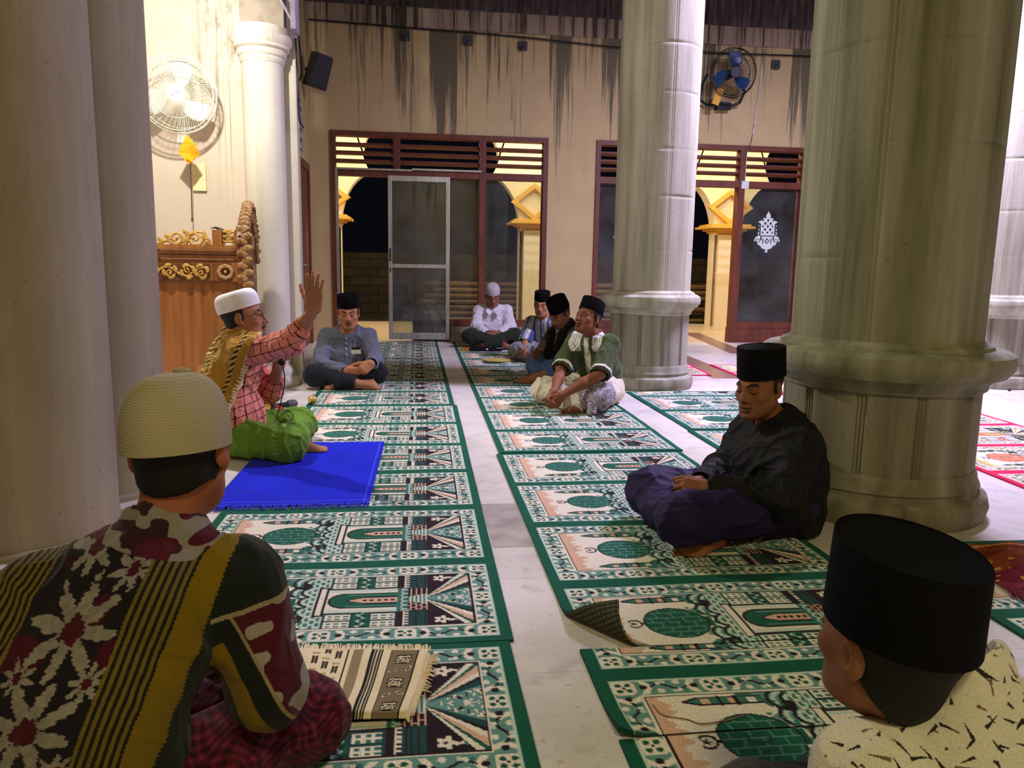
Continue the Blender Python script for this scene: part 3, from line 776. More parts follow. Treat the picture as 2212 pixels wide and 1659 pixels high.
MB().add([(.07, -.03, -.30), (.13, -.05, -.37), (.165, -.03, -.455), (.08, -.04, -.54), (.0, -.03, -.45), (.09, .02, -.42)], [(0, 1, 5), (1, 2, 5), (2, 3, 5), (3, 4, 5), (4, 0, 5), (0, 4, 3, 2, 1)]).add([(.10, -.06, -.43), (.14, -.055, -.47), (.105, -.055, -.52), (.06, -.06, -.49)], [(0, 1, 2, 3)]).obj('orange_tag', MTAG, t)
MB().tube([(.085, .0, -.5), (.088, .02, -.75), (.09, .03, -.98)], .004).ball((.09, .03, -.99), (.008, .008, .02)).obj('pull_cord', M['dkgrey'], t)
tag(MB().box((-1.90, 6.97, 1.67), (-1.79, 7.02, 1.89)).box((-1.885, 6.965, 1.76), (-1.875, 6.972, 1.77)).box((-1.815, 6.965, 1.76), (-1.805, 6.972, 1.77)).obj('wall_socket', mat_noise('ivory_plastic', rgb(228, 216, 160), rgb(236, 226, 176), 20, .5, 0), bevel=.004), 'ivory wall socket plate under the white fan', 'wall socket')
m, nt, b = new_mat('blue_blade'); n_ = tex_noise(nt, 8, 2); r_ = ramp(nt, n_.outputs[0], [(.3, rgb(30, 74, 130)), (.7, rgb(44, 96, 156))]); nt.links.new(r_.outputs[0], b.inputs['Base Color']); b.inputs['Alpha'].default_value = .85; b.inputs['Roughness'].default_value = .25; MBLU = m
t = fan('wall_fan', 'blue bladed fan in a black wire cage high on the far wall', (4.33, YW - .36, 3.76), None, .32, (M['black'], MBLU, M['dkgrey']), (.1, 0, 0), False)
MB().tube([(-.34, .05, -.02), (-.38, .12, -.15), (-.37, .2, -.34), (-.25, .24, -.40), (.1, .24, -.41), (.22, .2, -.36), (.24, .1, -.22), (.1, .12, -.05)], .02, 8).box((-.1, .2, -.46), (.1, .36, -.36)).obj('wall_bracket', M['black'], t, smooth=40)
MB().box((-.22, .02, -.42), (-.12, .035, -.2), R=Ry(.3), c=(-.17, .02, -.3)).obj('yellow_tag', mat_noise('yellow_tag', rgb(222, 168, 40), rgb(232, 184, 60), 10, .5), t)
# ------------------------------------------------------------------ prayer carpets
PAL_G = dict(dk=(16, 92, 70), teal=(104, 152, 142), lt=(196, 218, 200), cream=(238, 230, 208), pink=(222, 180, 150), blk=(40, 28, 34), mid=(60, 118, 104), dome=(26, 96, 74), stone=(34, 74, 72))
PAL_R = dict(dk=(226, 44, 96), teal=(206, 196, 150), lt=(236, 224, 200), cream=(244, 236, 224), pink=(214, 206, 120), blk=(48, 56, 54), mid=(80, 110, 100), dome=(224, 128, 96), stone=(70, 84, 78))
def pattern(u, v, pal, L=1.105, W=.61, dkL=.036):
    """colour (linear) of one prayer place; u along its length from the dome end, v across"""
    P = {k: s2l(c).astype(f4) for k, c in pal.items()}
    C = np.empty(u.shape + (3,), f4); C[:] = P['dk']
    def put(m, k): C[m] = P[k] if isinstance(k, str) else k
    a = W / 2 - np.abs(v - W / 2); m = v - W / 2; am = np.abs(m)
    e = np.minimum(u - dkL, L - dkL - u); ev = a - .034
    ins = np.minimum(e, ev)
    put(ins > 0, 'teal'); put((ins > 0) & (ins < .0055), 'lt')
    # border motifs: top/bottom bands along u, side bands along v
    bw = .072
    inner = (u > .104) & (u < L - .093) & (ev > bw)
    bandv = (ins > .006) & (ev <= bw); bandu = (ins > .006) & ~bandv & ~inner
    def motif(s, t, per, msk):
        k = np.floor(s / per + .5); x = s - k * per; y = t; ax, ay = np.abs(x), np.abs(y)
        q = msk & (np.maximum(ax, ay) < .031) & (ax + ay < .052); put(q, 'cream')
        put(q & (np.hypot(ax - .013, ay - .0125) < .0085), 'dk'); put(q & (np.maximum(ax, ay) < .0045), 'blk')
        z = ax - .056
        q = msk & (ay < .031) & (np.abs(z + .55 * ay - .012) < .010); put(q, 'cream'); put(msk & (np.hypot(z + .004, ay) < .0105), 'blk')
        w = per / 2 - ax; sg = np.where(x > 0, 1, -1)
        q = msk & (w < .05)
        yy = y - .014 * np.sin((x - sg * per / 2) / .05 * 3.1)
        put(q & (np.abs(yy) < .0055), 'blk')
        put(q & (np.hypot(w - .026, y - .020 * sg) < .010), 'cream'); put(q & (np.hypot(w - .026, y + .018 * sg) < .008), 'cream')
        put(q & (np.hypot(w - .012, y + .021 * sg) < .0075), 'lt'); put(q & (np.hypot(w - .040, y + .019 * sg) < .008), 'mid')
    motif(u - .071, np.where(v < W / 2, v - .069, W - v - .069), (L - .136) / 4, bandv)
    motif(v - .069, np.where(u < L / 2, u - .071, L - u - .067), (W - .138) / 2, bandu)
    # inner panel
    x = u; fr = np.minimum(np.minimum(x - .104, L - .093 - x), ev - bw)
    put(inner, 'cream'); put(inner & (fr < .007), 'cream'); put(inner & (fr >= .006) & (fr < .0105), 'blk')
    I = inner & (fr >= .0105)
    wig = .012 * np.sin(m * 60) + .008 * np.sin(m * 171 + 1) + .02 * (vnoise(x * 90, m * 90) - .5)
    put(I & (x < .158 + wig), 'pink')
    # cloud / arcade field
    put(I & (x > .455 - .16 * am / .19 * 0 + wig * .8 - .10 * (am > .085) * ((am - .085) / .1)), 'mid')
    fld = I & (x > .40 + wig) & (x < .56); put(fld & (x > .43 + .04 * np.cos(m * 50)), 'teal')
    for r0, cx in ((.060, .475), (.045, .50)):
        for cy in (-.15, -.075, 0, .075, .15):
            d = np.hypot(x - cx, (m - cy) * 1.0); put(fld & (np.abs(d - r0 * .8) < .005) & (x < cx), 'blk'); put(fld & (np.abs(d - r0 * .55) < .006) & (x < cx), 'lt')
            put(fld & (d < r0 * .3), 'mid'); put(fld & (d < .006), 'cream')
    q = fld & (am > .09); put(q & (np.hypot(x - .47, am - .125) < .022), 'blk'); put(fld & (vnoise(x * 55, m * 55, 2) > .80), 'mid')
    # scallop brick strip
    q = I & (x > .49) & (x < .555); row = np.floor((x - .49) / .0165); my = np.mod(m + .017 * np.mod(row, 2), .036) - .018
    put(q, 'mid'); put(q & (np.abs(np.hypot(np.mod(x - .49, .0165) - .0165, my * .7) - .012) < .0035), 'lt'); put(q & (np.abs(np.abs(my) - .018) < .002), 'cream')
    # minarets
    q = I & (np.abs(am - .158) < .020) & (x > .20) & (x < .415)
    tip = np.clip((x - .20) / .05, 0, 1); body = np.abs(am - .158) < .018 * tip
    put(q & body, 'mid'); put(q & (np.abs(np.abs(am - .158) - .018 * tip) < .004), 'blk')
    for cx in (.262, .335, .385): put(q & body & (np.abs(x - cx) < .011) & (np.abs(am - .158) < .011), 'pink' if cx != .385 else 'cream')
    for cx in (.30, .345): put(I & (np.abs(am - .158) < .024) & (np.abs(x - cx) < .0045), 'blk')
    # dome with brick lines, crescent
    d = ((x - .335) / .098) ** 2 + (m / .092) ** 2; dm = I & (d < 1)
    tail = I & (x > .415) & (x < .452) & (am < .05 - (x - .415) * .55); put(tail, 'dome'); put(tail & (am > .03), 'cream')
    put(dm, 'dome'); put(I & (d >= 1) & (d < 1.10), 'blk')
    gx = np.mod(m + .0, .030); kk = np.floor(m / .030); gy = np.mod(x + .026 * np.mod(kk, 2) + m * m * 3, .052)
    put(dm & (d < .93) & ((gx < .0042) | (gy < .0042)), 'teal'); put(dm & (np.abs(((x - .33) / .03) ** 2 + (m / .017) ** 2 - .8) < .25), 'stone')
    put(I & (am < .004) & (x > .222) & (x < .24), 'blk')
    d1 = np.hypot(x - .203, m); d2 = np.hypot(x - .195, m)
    put(I & (d1 < .026) & (d1 > .0185) & (x > .186), 'blk'); st = np.hypot(x - .200, m); put(I & (st < .0085 + .004 * np.cos(5 * np.arctan2(m, x - .2))), 'blk')
    # portal
    put(I & (x > .517) & (x < .547) & (am < .108), 'blk'); put(I & (x > .522) & (x < .542) & (am < .102), 'cream')
    q = I & (x > .547) & (x < .768); po = q & (am < .092); put(po, 'cream'); put(po & (np.abs(am - .078) < .005), 'lt'); put(q & (am < .094) & (am > .088), 'blk')
    ar = (np.hypot((x - .612) * 1.0, m) < .052) & (x < .612) | (x >= .612) & (am < .052)
    ar2 = (np.hypot((x - .612) * 1.0, m) < .060) & (x < .612) | (x >= .612) & (am < .060)
    put(po & ar2, 'blk'); put(po & ar, 'dome'); put(po & (np.abs(am - .042) < .003) & (x > .61), 'teal')
    hd = np.clip((x - .612) / .05, 0, 1) * .020; put(po & (x > .612) & (am < hd + .006), 'blk'); put(po & (x > .62) & (am < hd), 'pink')
    put(po & (x > .65) & (am < .008) & (np.mod(x, .022) < .012), 'blk')
    # windows both sides of the portal
    q = I & (x > .547) & (x < .768) & (am > .094); put(q, 'stone')
    for c0, c1 in ((.557, .632), (.692, .762)):
        w = q & (x > c0) & (x < c1)
        for b0 in (.103, .150):
            pn = w & (am > b0) & (am < b0 + .037); put(pn, 'cream'); put(pn & (np.mod(x - c0, .024) > .006) & (np.mod(x - c0, .024) < .021) & (np.mod(am - b0, .018) > .005) & (np.mod(am - b0, .018) < .0155), 'mid')
    w = q & (x > .64) & (x < .685); put(w, 'dome'); z = np.abs(np.mod(am * 55, 2) - 1); put(w & (np.abs((x - .662) / .016 + (z - .5) * 1.4) < .28), 'lt'); put(w & (np.abs((x - .664) / .016 - (z - .5) * 1.6) < .22), 'blk')
    # columns, ladder, masonry, steps
    put(I & (x > .768) & (x < .792), 'blk'); put(I & (x > .768) & (x < .786) & (np.mod(am, .03) < .018) & (am < .09), 'teal')
    put(I & (x > .79) & (x < .805), 'cream'); put(I & (x > .792) & (x < .803) & (np.mod(m, .017) < .0075), 'blk')
    q = I & (x > .805) & (x < .862); put(q, 'stone'); row = np.floor(x / .0145); put(q & ((np.mod(x, .0145) < .0028) | (np.mod(m + .012 * np.mod(row, 2), .024) < .0028)), 'blk')
    q = I & (x > .78) & (x < .862) & (am < .085) & (am > .02); put(q, 'blk'); row = np.floor(x / .0165); put(q & ((np.mod(x, .0165) < .0035) | (np.mod(m + .013 * np.mod(row, 2), .026) < .0035)), 'pink')
    q = I & (x > .768) & (x < .80) & (am < .088); put(q, 'mid'); put(q & (np.abs(np.hypot(x - .795, np.mod(m + .015, .03) - .015) - .013) < .003), 'lt')
    wst = .042 - (.868 - x) * .35; q = I & (x > .80) & (x < .868) & (am < wst); put(q, 'lt'); put(q & (np.mod(x, .0125) < .0032), 'blk')
    # fan of rays
    q = I & (x >= .862); xx = np.maximum(x - .862, 1e-4); sl = am / (xx + .012)
    put(q, 'blk'); put(q & (sl < 1.52), 'cream'); put(q & (sl < 1.30), 'dome'); put(q & (sl < 1.16), 'pink'); put(q & (sl < .96), 'cream'); put(q & (sl < .80), 'blk'); put(q & (sl < .69), 'stone'); put(q & (sl < .52), 'teal')
    put(q & (sl < .46) & (xx > .03) & (vnoise(x * 120, am * 120, 5) > .70), 'cream'); put(q & (sl < .44) & (xx > .05) & (vnoise(x * 110, am * 110, 9) > .74), 'blk')
    fx, fy = x - .905, am - .155; rr = np.hypot(fx, fy); th = np.arctan2(fy, fx)
    fl = q & (sl > 1.6); put(fl & (rr < .026 * (.55 + .45 * np.cos(2.5 * th) ** 2)), 'cream'); put(fl & (rr < .006), 'blk'); put(fl & (np.abs(fy + .25 * fx - .012) < .005) & (fx > .02) & (fx < .07), 'cream'); put(fl & (np.hypot(fx - .05, fy - .004) < .009), 'teal')
    return C
MCARP = mat_vc('woven_pile', .95, 260, .35, .35, .1, sheen=.05, dist=.003)
HC = .009   # pile height
def carpet(name, label, segs, x0, x1, pal=PAL_G, res=.004, skew=0., deform=None, group='rows of prayer carpets', edge0=True, holes=None, endnear=True, endfar=True):
    """segs: far-to-near list of (y_far, y_near, v_far, v_near) in unit fractions"""
    W, L = .61, 1.105
    nx = int(round((x1 - x0) / res)); us = np.linspace(0, L, nx + 1)
    ys = []; vs = []
    for i, (ya, yb, va, vb) in enumerate(segs):
        n = max(4, int(round((ya - yb) / res))); t = np.linspace(0, 1, n + 1)[(0 if i == 0 else 1):]
        ys.append(ya + (yb - ya) * t); vs.append((va + (vb - va) * t) * W)
    ys = np.concatenate(ys); vs = np.concatenate(vs)
    # keep exact unit edges from mixing: nudge
    U, Vv = np.meshgrid(us, vs, indexing='ij')
    C = pattern(U, np.clip(Vv, 1e-4, W - 1e-4), pal)
    yt, yb_ = ys[0], ys[-1]
    Y = np.broadcast_to(ys, U.shape)
    if endfar: C[(yt - Y) < .022] = s2l(pal['dk'])
    if endnear: C[(Y - yb_) < .022] = s2l(pal['dk'])
    X = x0 + U / L * (x1 - x0) + skew * (Y - yt)
    Z = np.full(U.shape, HC) + .0012 * np.sin(X * 9 + Y * 5) + .0008 * np.sin(Y * 23 + X * 3)
    P = np.stack([X, Y, Z], -1)
    n0, n1 = U.shape
    I = np.arange(n0 * n1).reshape(n0, n1)
    Q = np.stack([I[:-1, :-1], I[:-1, 1:], I[1:, 1:], I[1:, :-1]], -1).reshape(-1, 4)
    if holes is not None:
        cx, cy, r = holes; ctr = P.reshape(-1, 3)[Q].mean(1); Q = Q[np.hypot(ctr[:, 0] - cx, ctr[:, 1] - cy) > r]
    # rim: duplicate boundary loop, dropped to the floor
    ring = np.concatenate([I[:, 0], I[-1, 1:], I[-2::-1, -1], I[0, -2:0:-1]])
    Pf = P.reshape(-1, 3).copy(); Cf = C.reshape(-1, 3)
    thick = np.zeros(len(Pf)) + HC
    if deform is not None: Pf, low, back = deform(Pf)
    else:
        low = Pf[ring].copy(); low[:, 2] = .0008; back = None
    if deform is not None: lowall = low; low = low[ring]
    n = len(Pf); m = len(ring); k = np.arange(m); k2 = (k + 1) % m
    Q2 = np.stack([ring[k], ring[k2], n + k2, n + k], 1)
    V = np.concatenate([Pf, low]); cc = np.concatenate([Cf, np.repeat(s2l(pal['dk'])[None] * .7, m, 0)]); QQ = np.concatenate([Q, Q2[:, ::-1]])
    if deform is not None:      # woven backing, seen where the carpet turns over
        nb = len(V); V = np.concatenate([V, lowall]); gr = (np.mod(P.reshape(-1, 3)[:, 0], .016) < .005) | (np.mod(P.reshape(-1, 3)[:, 1], .016) < .005)
        cb = np.empty((len(lowall), 3)); cb[:] = s2l((96, 92, 74)); cb[gr] = s2l((52, 56, 46)); cc = np.concatenate([cc, cb]); QQ = np.concatenate([QQ, Q[:, ::-1] + nb])
    me = mesh_np(name, V, QQ, cc)
    o = link(name, me, MCARP); tag(o, label, 'carpet', group)
    return o
def units(bs, last=1.0): return [(bs[i], bs[i + 1], 1., 0.) for i in range(len(bs) - 1)]
# left row
carpet('prayer_carpet', 'green mosque-patterned carpet at the far end of the left row by the door', units([10.82, 10.10, 9.40, 8.775]), -.825, .285, res=.008)
carpet('prayer_carpet', 'green carpet under the man in the grey shirt in the left row', [(8.768, 8.434, .55, 0.)] + units([8.434, 7.726, 7.062, 6.413, 5.786]), -.83, .288, res=.007)
carpet('prayer_carpet', 'green carpet in the left row partly under the royal blue mat', units([5.78, 5.095, 4.473, 3.866, 3.263, 2.63, 2.033]), -.815, .305, skew=.008, res=.0042)
carpet('prayer_carpet', 'green carpet in the left row nearest the camera under the cream fringed cloth', units([2.029, 1.42, .81]), -.835, .262, res=.004)
# right row
carpet('prayer_carpet', 'green carpet in the right row under the men sitting at its far end', units([10.8, 10.1, 9.395, 8.70, 8.039, 7.383, 6.738, 6.098, 5.475, 4.842, 4.249]), .505, 1.605, skew=.005, res=.0055)
def curl(corner, dirv, dist, rad, lift=None):
    """rolls the corner beyond a fold line over itself"""
    c = A(*corner); d = nrm(A(*dirv))       # d points from the inside towards the corner
    def f(P):
        s = (P[:, 0] - c[0]) * d[0] + (P[:, 1] - c[1]) * d[1]      # distance past the fold line
        out = P.copy(); low = P.copy(); low[:, 2] = .0008
        m = s > 0; t = np.clip(s[m] / rad, 0, dist)
        extra = s[m] - t * rad
        adv = rad * np.sin(t) + extra * np.cos(t); up = rad * (1 - np.cos(t)) + extra * np.sin(t)
        nx, nz = -np.sin(t), np.cos(t)
        base = P[m, :2] - s[m, None] * d[None]
        out[m, 0] = base[:, 0] + adv * d[0] + nx * HC * d[0]; out[m, 1] = base[:, 1] + adv * d[1] + nx * HC * d[1]; out[m, 2] = np.maximum(up + nz * HC, .004) + .004
        low[m, 0] = base[:, 0] + adv * d[0]; low[m, 1] = base[:, 1] + adv * d[1]; low[m, 2] = np.maximum(up, .0005) + .003
        return out, low, m
    return f
R2 = [(4.222, 3.602, 1., 0.), (3.602, 2.998, 1., 0.), (2.998, 2.398, 1., 0.), (2.398, 1.962, 1., .28)]
carpet('prayer_carpet', 'green carpet with a turned-over corner under the man in black', R2, .452, 1.545, res=.004, deform=curl((.452 + .085, 1.962 + .15, 0), (-.80, -.60), 2.7, .045), endnear=False)
carpet('prayer_carpet', 'short green carpet strip in the right row with its near left corner lifting', [(1.956, 1.817, .26, 0.), (1.817, 1.552, 1., .56)], .453, 1.535, res=.0038, deform=curl((.453 + .08, 1.552 + .03, 0), (-.85, -.53), .8, .16), endnear=False, endfar=False)
carpet('prayer_carpet', 'green carpet in the right row nearest the camera', [(1.545, 1.20, .55, 0.), (1.20, .60, 1., 0.)], .456, 1.54, res=.004, endfar=False)
# third row beside the massive column
carpet('prayer_carpet', 'green carpet in the third row ending at the massive column', [(6.385, 6.148, .38, 0.), (6.148, 5.489, 1., 0.), (5.489, 4.821, 1., 0.)], 1.815, 2.93, res=.006, endfar=True)
carpet('prayer_carpet', 'green carpet in the third row lapping the back of the massive column', [(4.80, 4.15, 1., 0.), (4.15, 3.49, 1., 0.)], 1.80, 2.885, res=.006, holes=(2.13, 3.25, .50))
carpet('prayer_carpet', 'green carpet at the right edge of the picture under the red fringed shawl', units([2.672, 2.055, 1.44, .82]), 1.79, 2.89, res=.0045)
# red carpets
carpet('prayer_carpet', 'red-edged carpet with an orange dome right of the massive column', units([5.50, 4.88, 4.26, 3.655, 3.05]), 3.20, 4.34, PAL_R, res=.0065, skew=.07)
carpet('prayer_carpet', 'red-edged carpet behind the seated man in black', units([8.24, 7.6, 6.95, 6.3, 5.66]), 3.30, 4.42, PAL_R, res=.009, skew=.06)
carpet('prayer_carpet', 'red-edged carpet peeping out behind the middle stone column', units([8.62, 8.0, 7.39]), 2.02, 3.12, PAL_R, res=.010, skew=.10)

# ------------------------------------------------------------------ blue mat with tasselled ends
def cloth_grid(name, P00, P10, P01, P11, nu, nv, colf, zf, thick=.006, mat=None):
    u, v = np.meshgrid(np.linspace(0, 1, nu), np.linspace(0, 1, nv), indexing='ij')
    P = ((1 - u) * (1 - v))[..., None] * A(*P00) + (u * (1 - v))[..., None] * A(*P10) + ((1 - u) * v)[..., None] * A(*P01) + (u * v)[..., None] * A(*P11)
    z = zf(u, v); P[..., 2] += z + thick
    C = colf(u, v); I = np.arange(nu * nv).reshape(nu, nv)
    Q = np.stack([I[:-1, :-1], I[1:, :-1], I[1:, 1:], I[:-1, 1:]], -1).reshape(-1, 4)
    ring = np.concatenate([I[:, 0], I[-1, 1:], I[-2::-1, -1], I[0, -2:0:-1]]); Pf = P.reshape(-1, 3)
    low = Pf[ring].copy(); low[:, 2] -= thick; n = len(Pf); m = len(ring); k = np.arange(m); k2 = (k + 1) % m
    Q2 = np.stack([ring[k2], ring[k], n + k, n + k2], 1)
    cf = C.reshape(-1, 3)
    return mesh_np(name, np.concatenate([Pf, low]), np.concatenate([Q, Q2]), np.concatenate([cf, cf[ring] * .8]))
def fringe(p, q, n, L, dirv, z, r, seed=0, droop=.0):
    mb = MB(); p, q, d = A(*p), A(*q), nrm(A(*dirv))
    for k in range(n):
        t = (k + .5) / n; b = p + (q - p) * t; b[2] = z; j = (hsh(k, 1, seed) - .5); l = L * (.75 + .5 * hsh(k, 2, seed))
        s = nrm(q - p) * j * L * .6
        mb.tube([b, b + d * l * .5 + s * .3 + A(0, 0, .002), b + d * l + s + A(0, 0, -droop)], [r, r * .9, r * .5], 4)
    return mb
def bluecol(u, v):
    base = s2l((12, 32, 205)); n = .78 + .3 * vnoise(u * 5, v * 90, 3) * .6 + .25 * vnoise(u * 9, v * 14, 4)
    c = base[None, None, :] * n[..., None]
    m = (np.abs(u - .965) < .004) | (np.abs(v - .03) < .004); c[m] = s2l((70, 84, 235)); return c
MBLUE = mat_vc('blue_velour', .9, 300, .3, .3, .1, sheen=.05)
t = empty('blue_mat', (-.545, 3.9, 0), 'royal blue velour mat with tasselled ends under the speaker', 'mat')
me = cloth_grid('mat_cloth', (-.90, 3.33, HC), (-.215, 3.33, HC), (-.885, 4.50, HC), (-.195, 4.50, HC), 120, 200, bluecol, lambda u, v: .003 + .0025 * np.sin(u * 9) * np.sin(v * 13), .007)
o = link('mat_cloth', me, MBLUE, t); o.location = (.545, -3.9, .0)
for nm, a, b, d in (('near_fringe', (-.90, 3.335, 0), (-.215, 3.335, 0), (0.05, -1, 0)), ('far_fringe', (-.885, 4.495, 0), (-.195, 4.495, 0), (0, 1, 0))):
    f = fringe(a, b, 150, .05, d, HC + .008, .0028, 1, .006).obj(nm, mat_noise('blue_yarn', rgb(30, 44, 190), rgb(52, 66, 220), 40, .9, .1), t); f.location = (.545, -3.9, 0)
    tag(f, kind='stuff')

# ------------------------------------------------------------------ folded cream cloth with fringe (near the camera)
def creamcol(u, v):
    cr, tan, blk = s2l((236, 220, 178)), s2l((150, 132, 98)), s2l((40, 36, 28))
    C = np.empty(u.shape + (3,)); C[:] = cr; x = u; y = v
    C[(x > .655) & (x < .70)] = tan
    st = (x > .735) & (x < .79); C[st] = blk; C[st & ((np.abs(x - .752) < .0022) | (np.abs(x - .766) < .0022) | (np.abs(x - .778) < .0018))] = s2l((206, 196, 160))
    C[(np.abs(x - .63) < .004)] = blk
    fb = (x > .828) & (x < .945); C[fb] = s2l((128, 112, 84)); C[(np.abs(x - .826) < .003) | (np.abs(x - .947) < .003)] = blk
    for cy, cx in ((.12, .89), (.48, .885), (.85, .89)):
        r = np.hypot((x - cx) * 1.25, (y - cy) * .55); th = np.arctan2(y - cy, x - cx); R = .05 * (.85 + .15 * np.cos(6 * th))
        C[fb & (r < R)] = cr; C[fb & (np.abs(r - R) < .0055)] = blk; C[fb & (np.abs(r - R * .62 - .006 * np.sin(3 * th)) < .004)] = blk; C[fb & (np.abs(r - R * .3 - .004 * np.sin(2 * th)) < .004)] = blk
    for cy, cx, a in ((.30, .86, .6), (.33, .92, -.5), (.66, .855, .3), (.70, .925, 1.0)):
        dx, dy = (x - cx) * 1.25, (y - cy) * .55; p = dx * math.cos(a) + dy * math.sin(a); q = -dx * math.sin(a) + dy * math.cos(a)
        e = (p / .026) ** 2 + (q / .009) ** 2; C[fb & (e < 1)] = cr; C[fb & (e < .5)] = blk
    for k, cx in enumerate((.49, .54, .59)):
        yy = np.mod(y + k * .07, .24); C[(np.abs(x - cx) < .012) & (yy > .05) & (yy < .15)] = s2l((120, 106, 78)); C[((np.abs(x - cx - .01) < .003) | (np.abs(x - cx + .01) < .003)) & (yy > .04) & (yy < .16)] = blk
        C[(np.abs(x - cx) < .018) & (np.abs(yy - .20) < .018)] = s2l((186, 166, 122))
    return C
t = empty('fringed_cloth', (-.2, 1.8, 0), 'folded cream cloth with dark bands and fringe beside the maroon knee', 'cloth')
MCRM = mat_vc('cream_woven', .9, 240, .2, .3, .15)
me = cloth_grid('cloth_layer', (-.33, 1.672, HC), (-.020, 1.650, HC), (-.33, 1.98, HC), (.035, 1.94, HC), 160, 130, lambda u, v: creamcol(.385 + .615 * u, v), lambda u, v: .020 + .004 * np.sin(v * 6 + 2) + .003 * np.sin(u * 14) * np.sin(v * 9) - .012 * ss(.97, 1, u) - .010 * ss(.06, 0, v) ** 2, .004)
o = link('cloth_layer', me, MCRM, t); o.location = (.2, -1.8, 0)
me = cloth_grid('under_layer', (-.33, 1.685, HC), (-.008, 1.67, HC), (-.33, 1.975, HC), (.045, 1.935, HC), 60, 40, lambda u, v: np.broadcast_to(s2l((214, 196, 150)), u.shape + (3,)).copy(), lambda u, v: .006 + .004 * np.sin(v * 5), .006)
o = link('under_layer', me, MCRM, t); o.location = (.2, -1.8, 0)
me = MB().tube([(-.60, 1.662, .022), (-.3, 1.652, .024), (-.02, 1.645, .022)], .012, 10).mesh('fold', smooth=60); 
f = fringe((-.33, 1.98, 0), (.035, 1.94, 0), 90, .05, (.02, 1, 0), HC + .026, .0022, 5, .016).obj('fringe', MCRM2 if 'MCRM2' in globals() else mat_noise('cream_yarn', rgb(226, 208, 166), rgb(240, 226, 190), 40, .9, .1), t); f.location = (.2, -1.8, 0); tag(f, kind='stuff')
f = fringe((.03, 1.94, 0), (.0, 1.76, 0), 30, .03, (1, .25, 0), HC + .012, .002, 6, .006).obj('side_fringe', bpy.data.materials['cream_yarn'], t); f.location = (.2, -1.8, 0); tag(f, kind='stuff')

# ------------------------------------------------------------------ small things on the floor
def floor_cloth(name, label, cat, pts, cols, z0=HC, h=.02, seed=0, n=60):
    c = np.mean(pts, 0)
    P = [A(*p, z0) for p in pts]
    def cf(u, v): return cols(u, v)
    me = cloth_grid(name, P[0], P[1], P[3], P[2], n, n, cf, lambda u, v: .003 + h * (vnoise(u * 5, v * 5, seed)) * (np.minimum(np.minimum(u, 1 - u), np.minimum(v, 1 - v)) * 6).clip(0, 1), .004)
    return tag(link(name, me, MCRM), label, cat)
def flat(*stops):
    def f(u, v):
        n = vnoise(u * 7, v * 7, 3); C = np.empty(u.shape + (3,)); C[:] = s2l(stops[0])
        for k, c in enumerate(stops[1:]): C[n > .5 + .18 * k] = s2l(c)
        return C
    return f
floor_cloth('folded_scarf', 'crumpled black scarf with gold end in front of the man in the white shirt', 'scarf', [(.54, 9.52), (1.22, 9.48), (1.24, 9.70), (.56, 9.76)], lambda u, v: np.where((u < .16)[..., None], s2l((176, 116, 30)), np.where((vnoise(u * 14, v * 5, 2) > .80)[..., None], s2l((190, 190, 180)), s2l((18, 18, 20)))), h=.045, seed=4)
def yc(u, v):
    r = np.hypot(u - .5, v - .5); C = np.empty(u.shape + (3,)); C[:] = s2l((196, 176, 70)); C[r > .40] = s2l((226, 206, 130)); C[r > .44] = s2l((30, 50, 30)); C[(np.hypot(u - .5, v - .5) < .04) | (np.hypot(u - .25, v - .6) < .03)] = s2l((40, 34, 20)); return C
mb_ = MB().lathe([(0, .17), (.012, .185), (.018, .18), (.02, .01)], (.90, 8.50, HC + .003), 40, sx=.9, sy=.8)
tag(mb_.obj('straw_fan', mat_noise('woven_straw', rgb(176, 160, 70), rgb(206, 188, 100), 30, .8, .2)), 'yellow oval straw hand fan lying before the man in the striped shirt', 'hand fan')
# red fringed shawl on the right
t = empty('fringed_shawl', (2.25, 2.35, 0), 'heap of maroon and rust fringed shawl at the right edge of the picture', 'shawl')
def rc_(u, v):
    n = vnoise(u * 9, v * 9, 1); C = np.empty(u.shape + (3,)); C[:] = s2l((124, 48, 30)); C[n > .55] = s2l((150, 70, 44)); C[v < .25] = s2l((110, 26, 44)); C[(np.abs(v - .7 - .12 * np.sin(u * 9)) < .02)] = s2l((206, 168, 90)); C[(vnoise(u * 24, v * 24, 5) > .86)] = s2l((214, 176, 60)); return C
me = cloth_grid('shawl_cloth', (1.99, 2.24, HC), (2.75, 2.20, HC), (2.02, 2.62, HC), (2.8, 2.58, HC), 90, 60, rc_, lambda u, v: .006 + .05 * vnoise(u * 6, v * 4, 7) * (np.minimum(np.minimum(u, 1 - u), np.minimum(v, 1 - v)) * 5).clip(0, 1), .006)
o = link('shawl_cloth', me, MCRM, t); o.location = (-2.25, -2.35, 0)
f = fringe((1.98, 2.26, 0), (2.75, 2.21, 0), 220, .11, (-.1, -1, 0), HC + .012, .0045, 9, .008).obj('fringe', mat_noise('maroon_yarn', rgb(104, 24, 46), rgb(134, 44, 62), 30, .9, .2), t); f.location = (-2.25, -2.35, 0); tag(f, kind='stuff')
cable('loose_string', 'thin brown string lying on the carpet by the tall black cap', [(.573, 1.665, .013), (.585, 1.62, .013), (.635, 1.598, .013), (.664, 1.577, .013), (.73, 1.585, .013), (.78, 1.60, .013)], .0016, 'band')
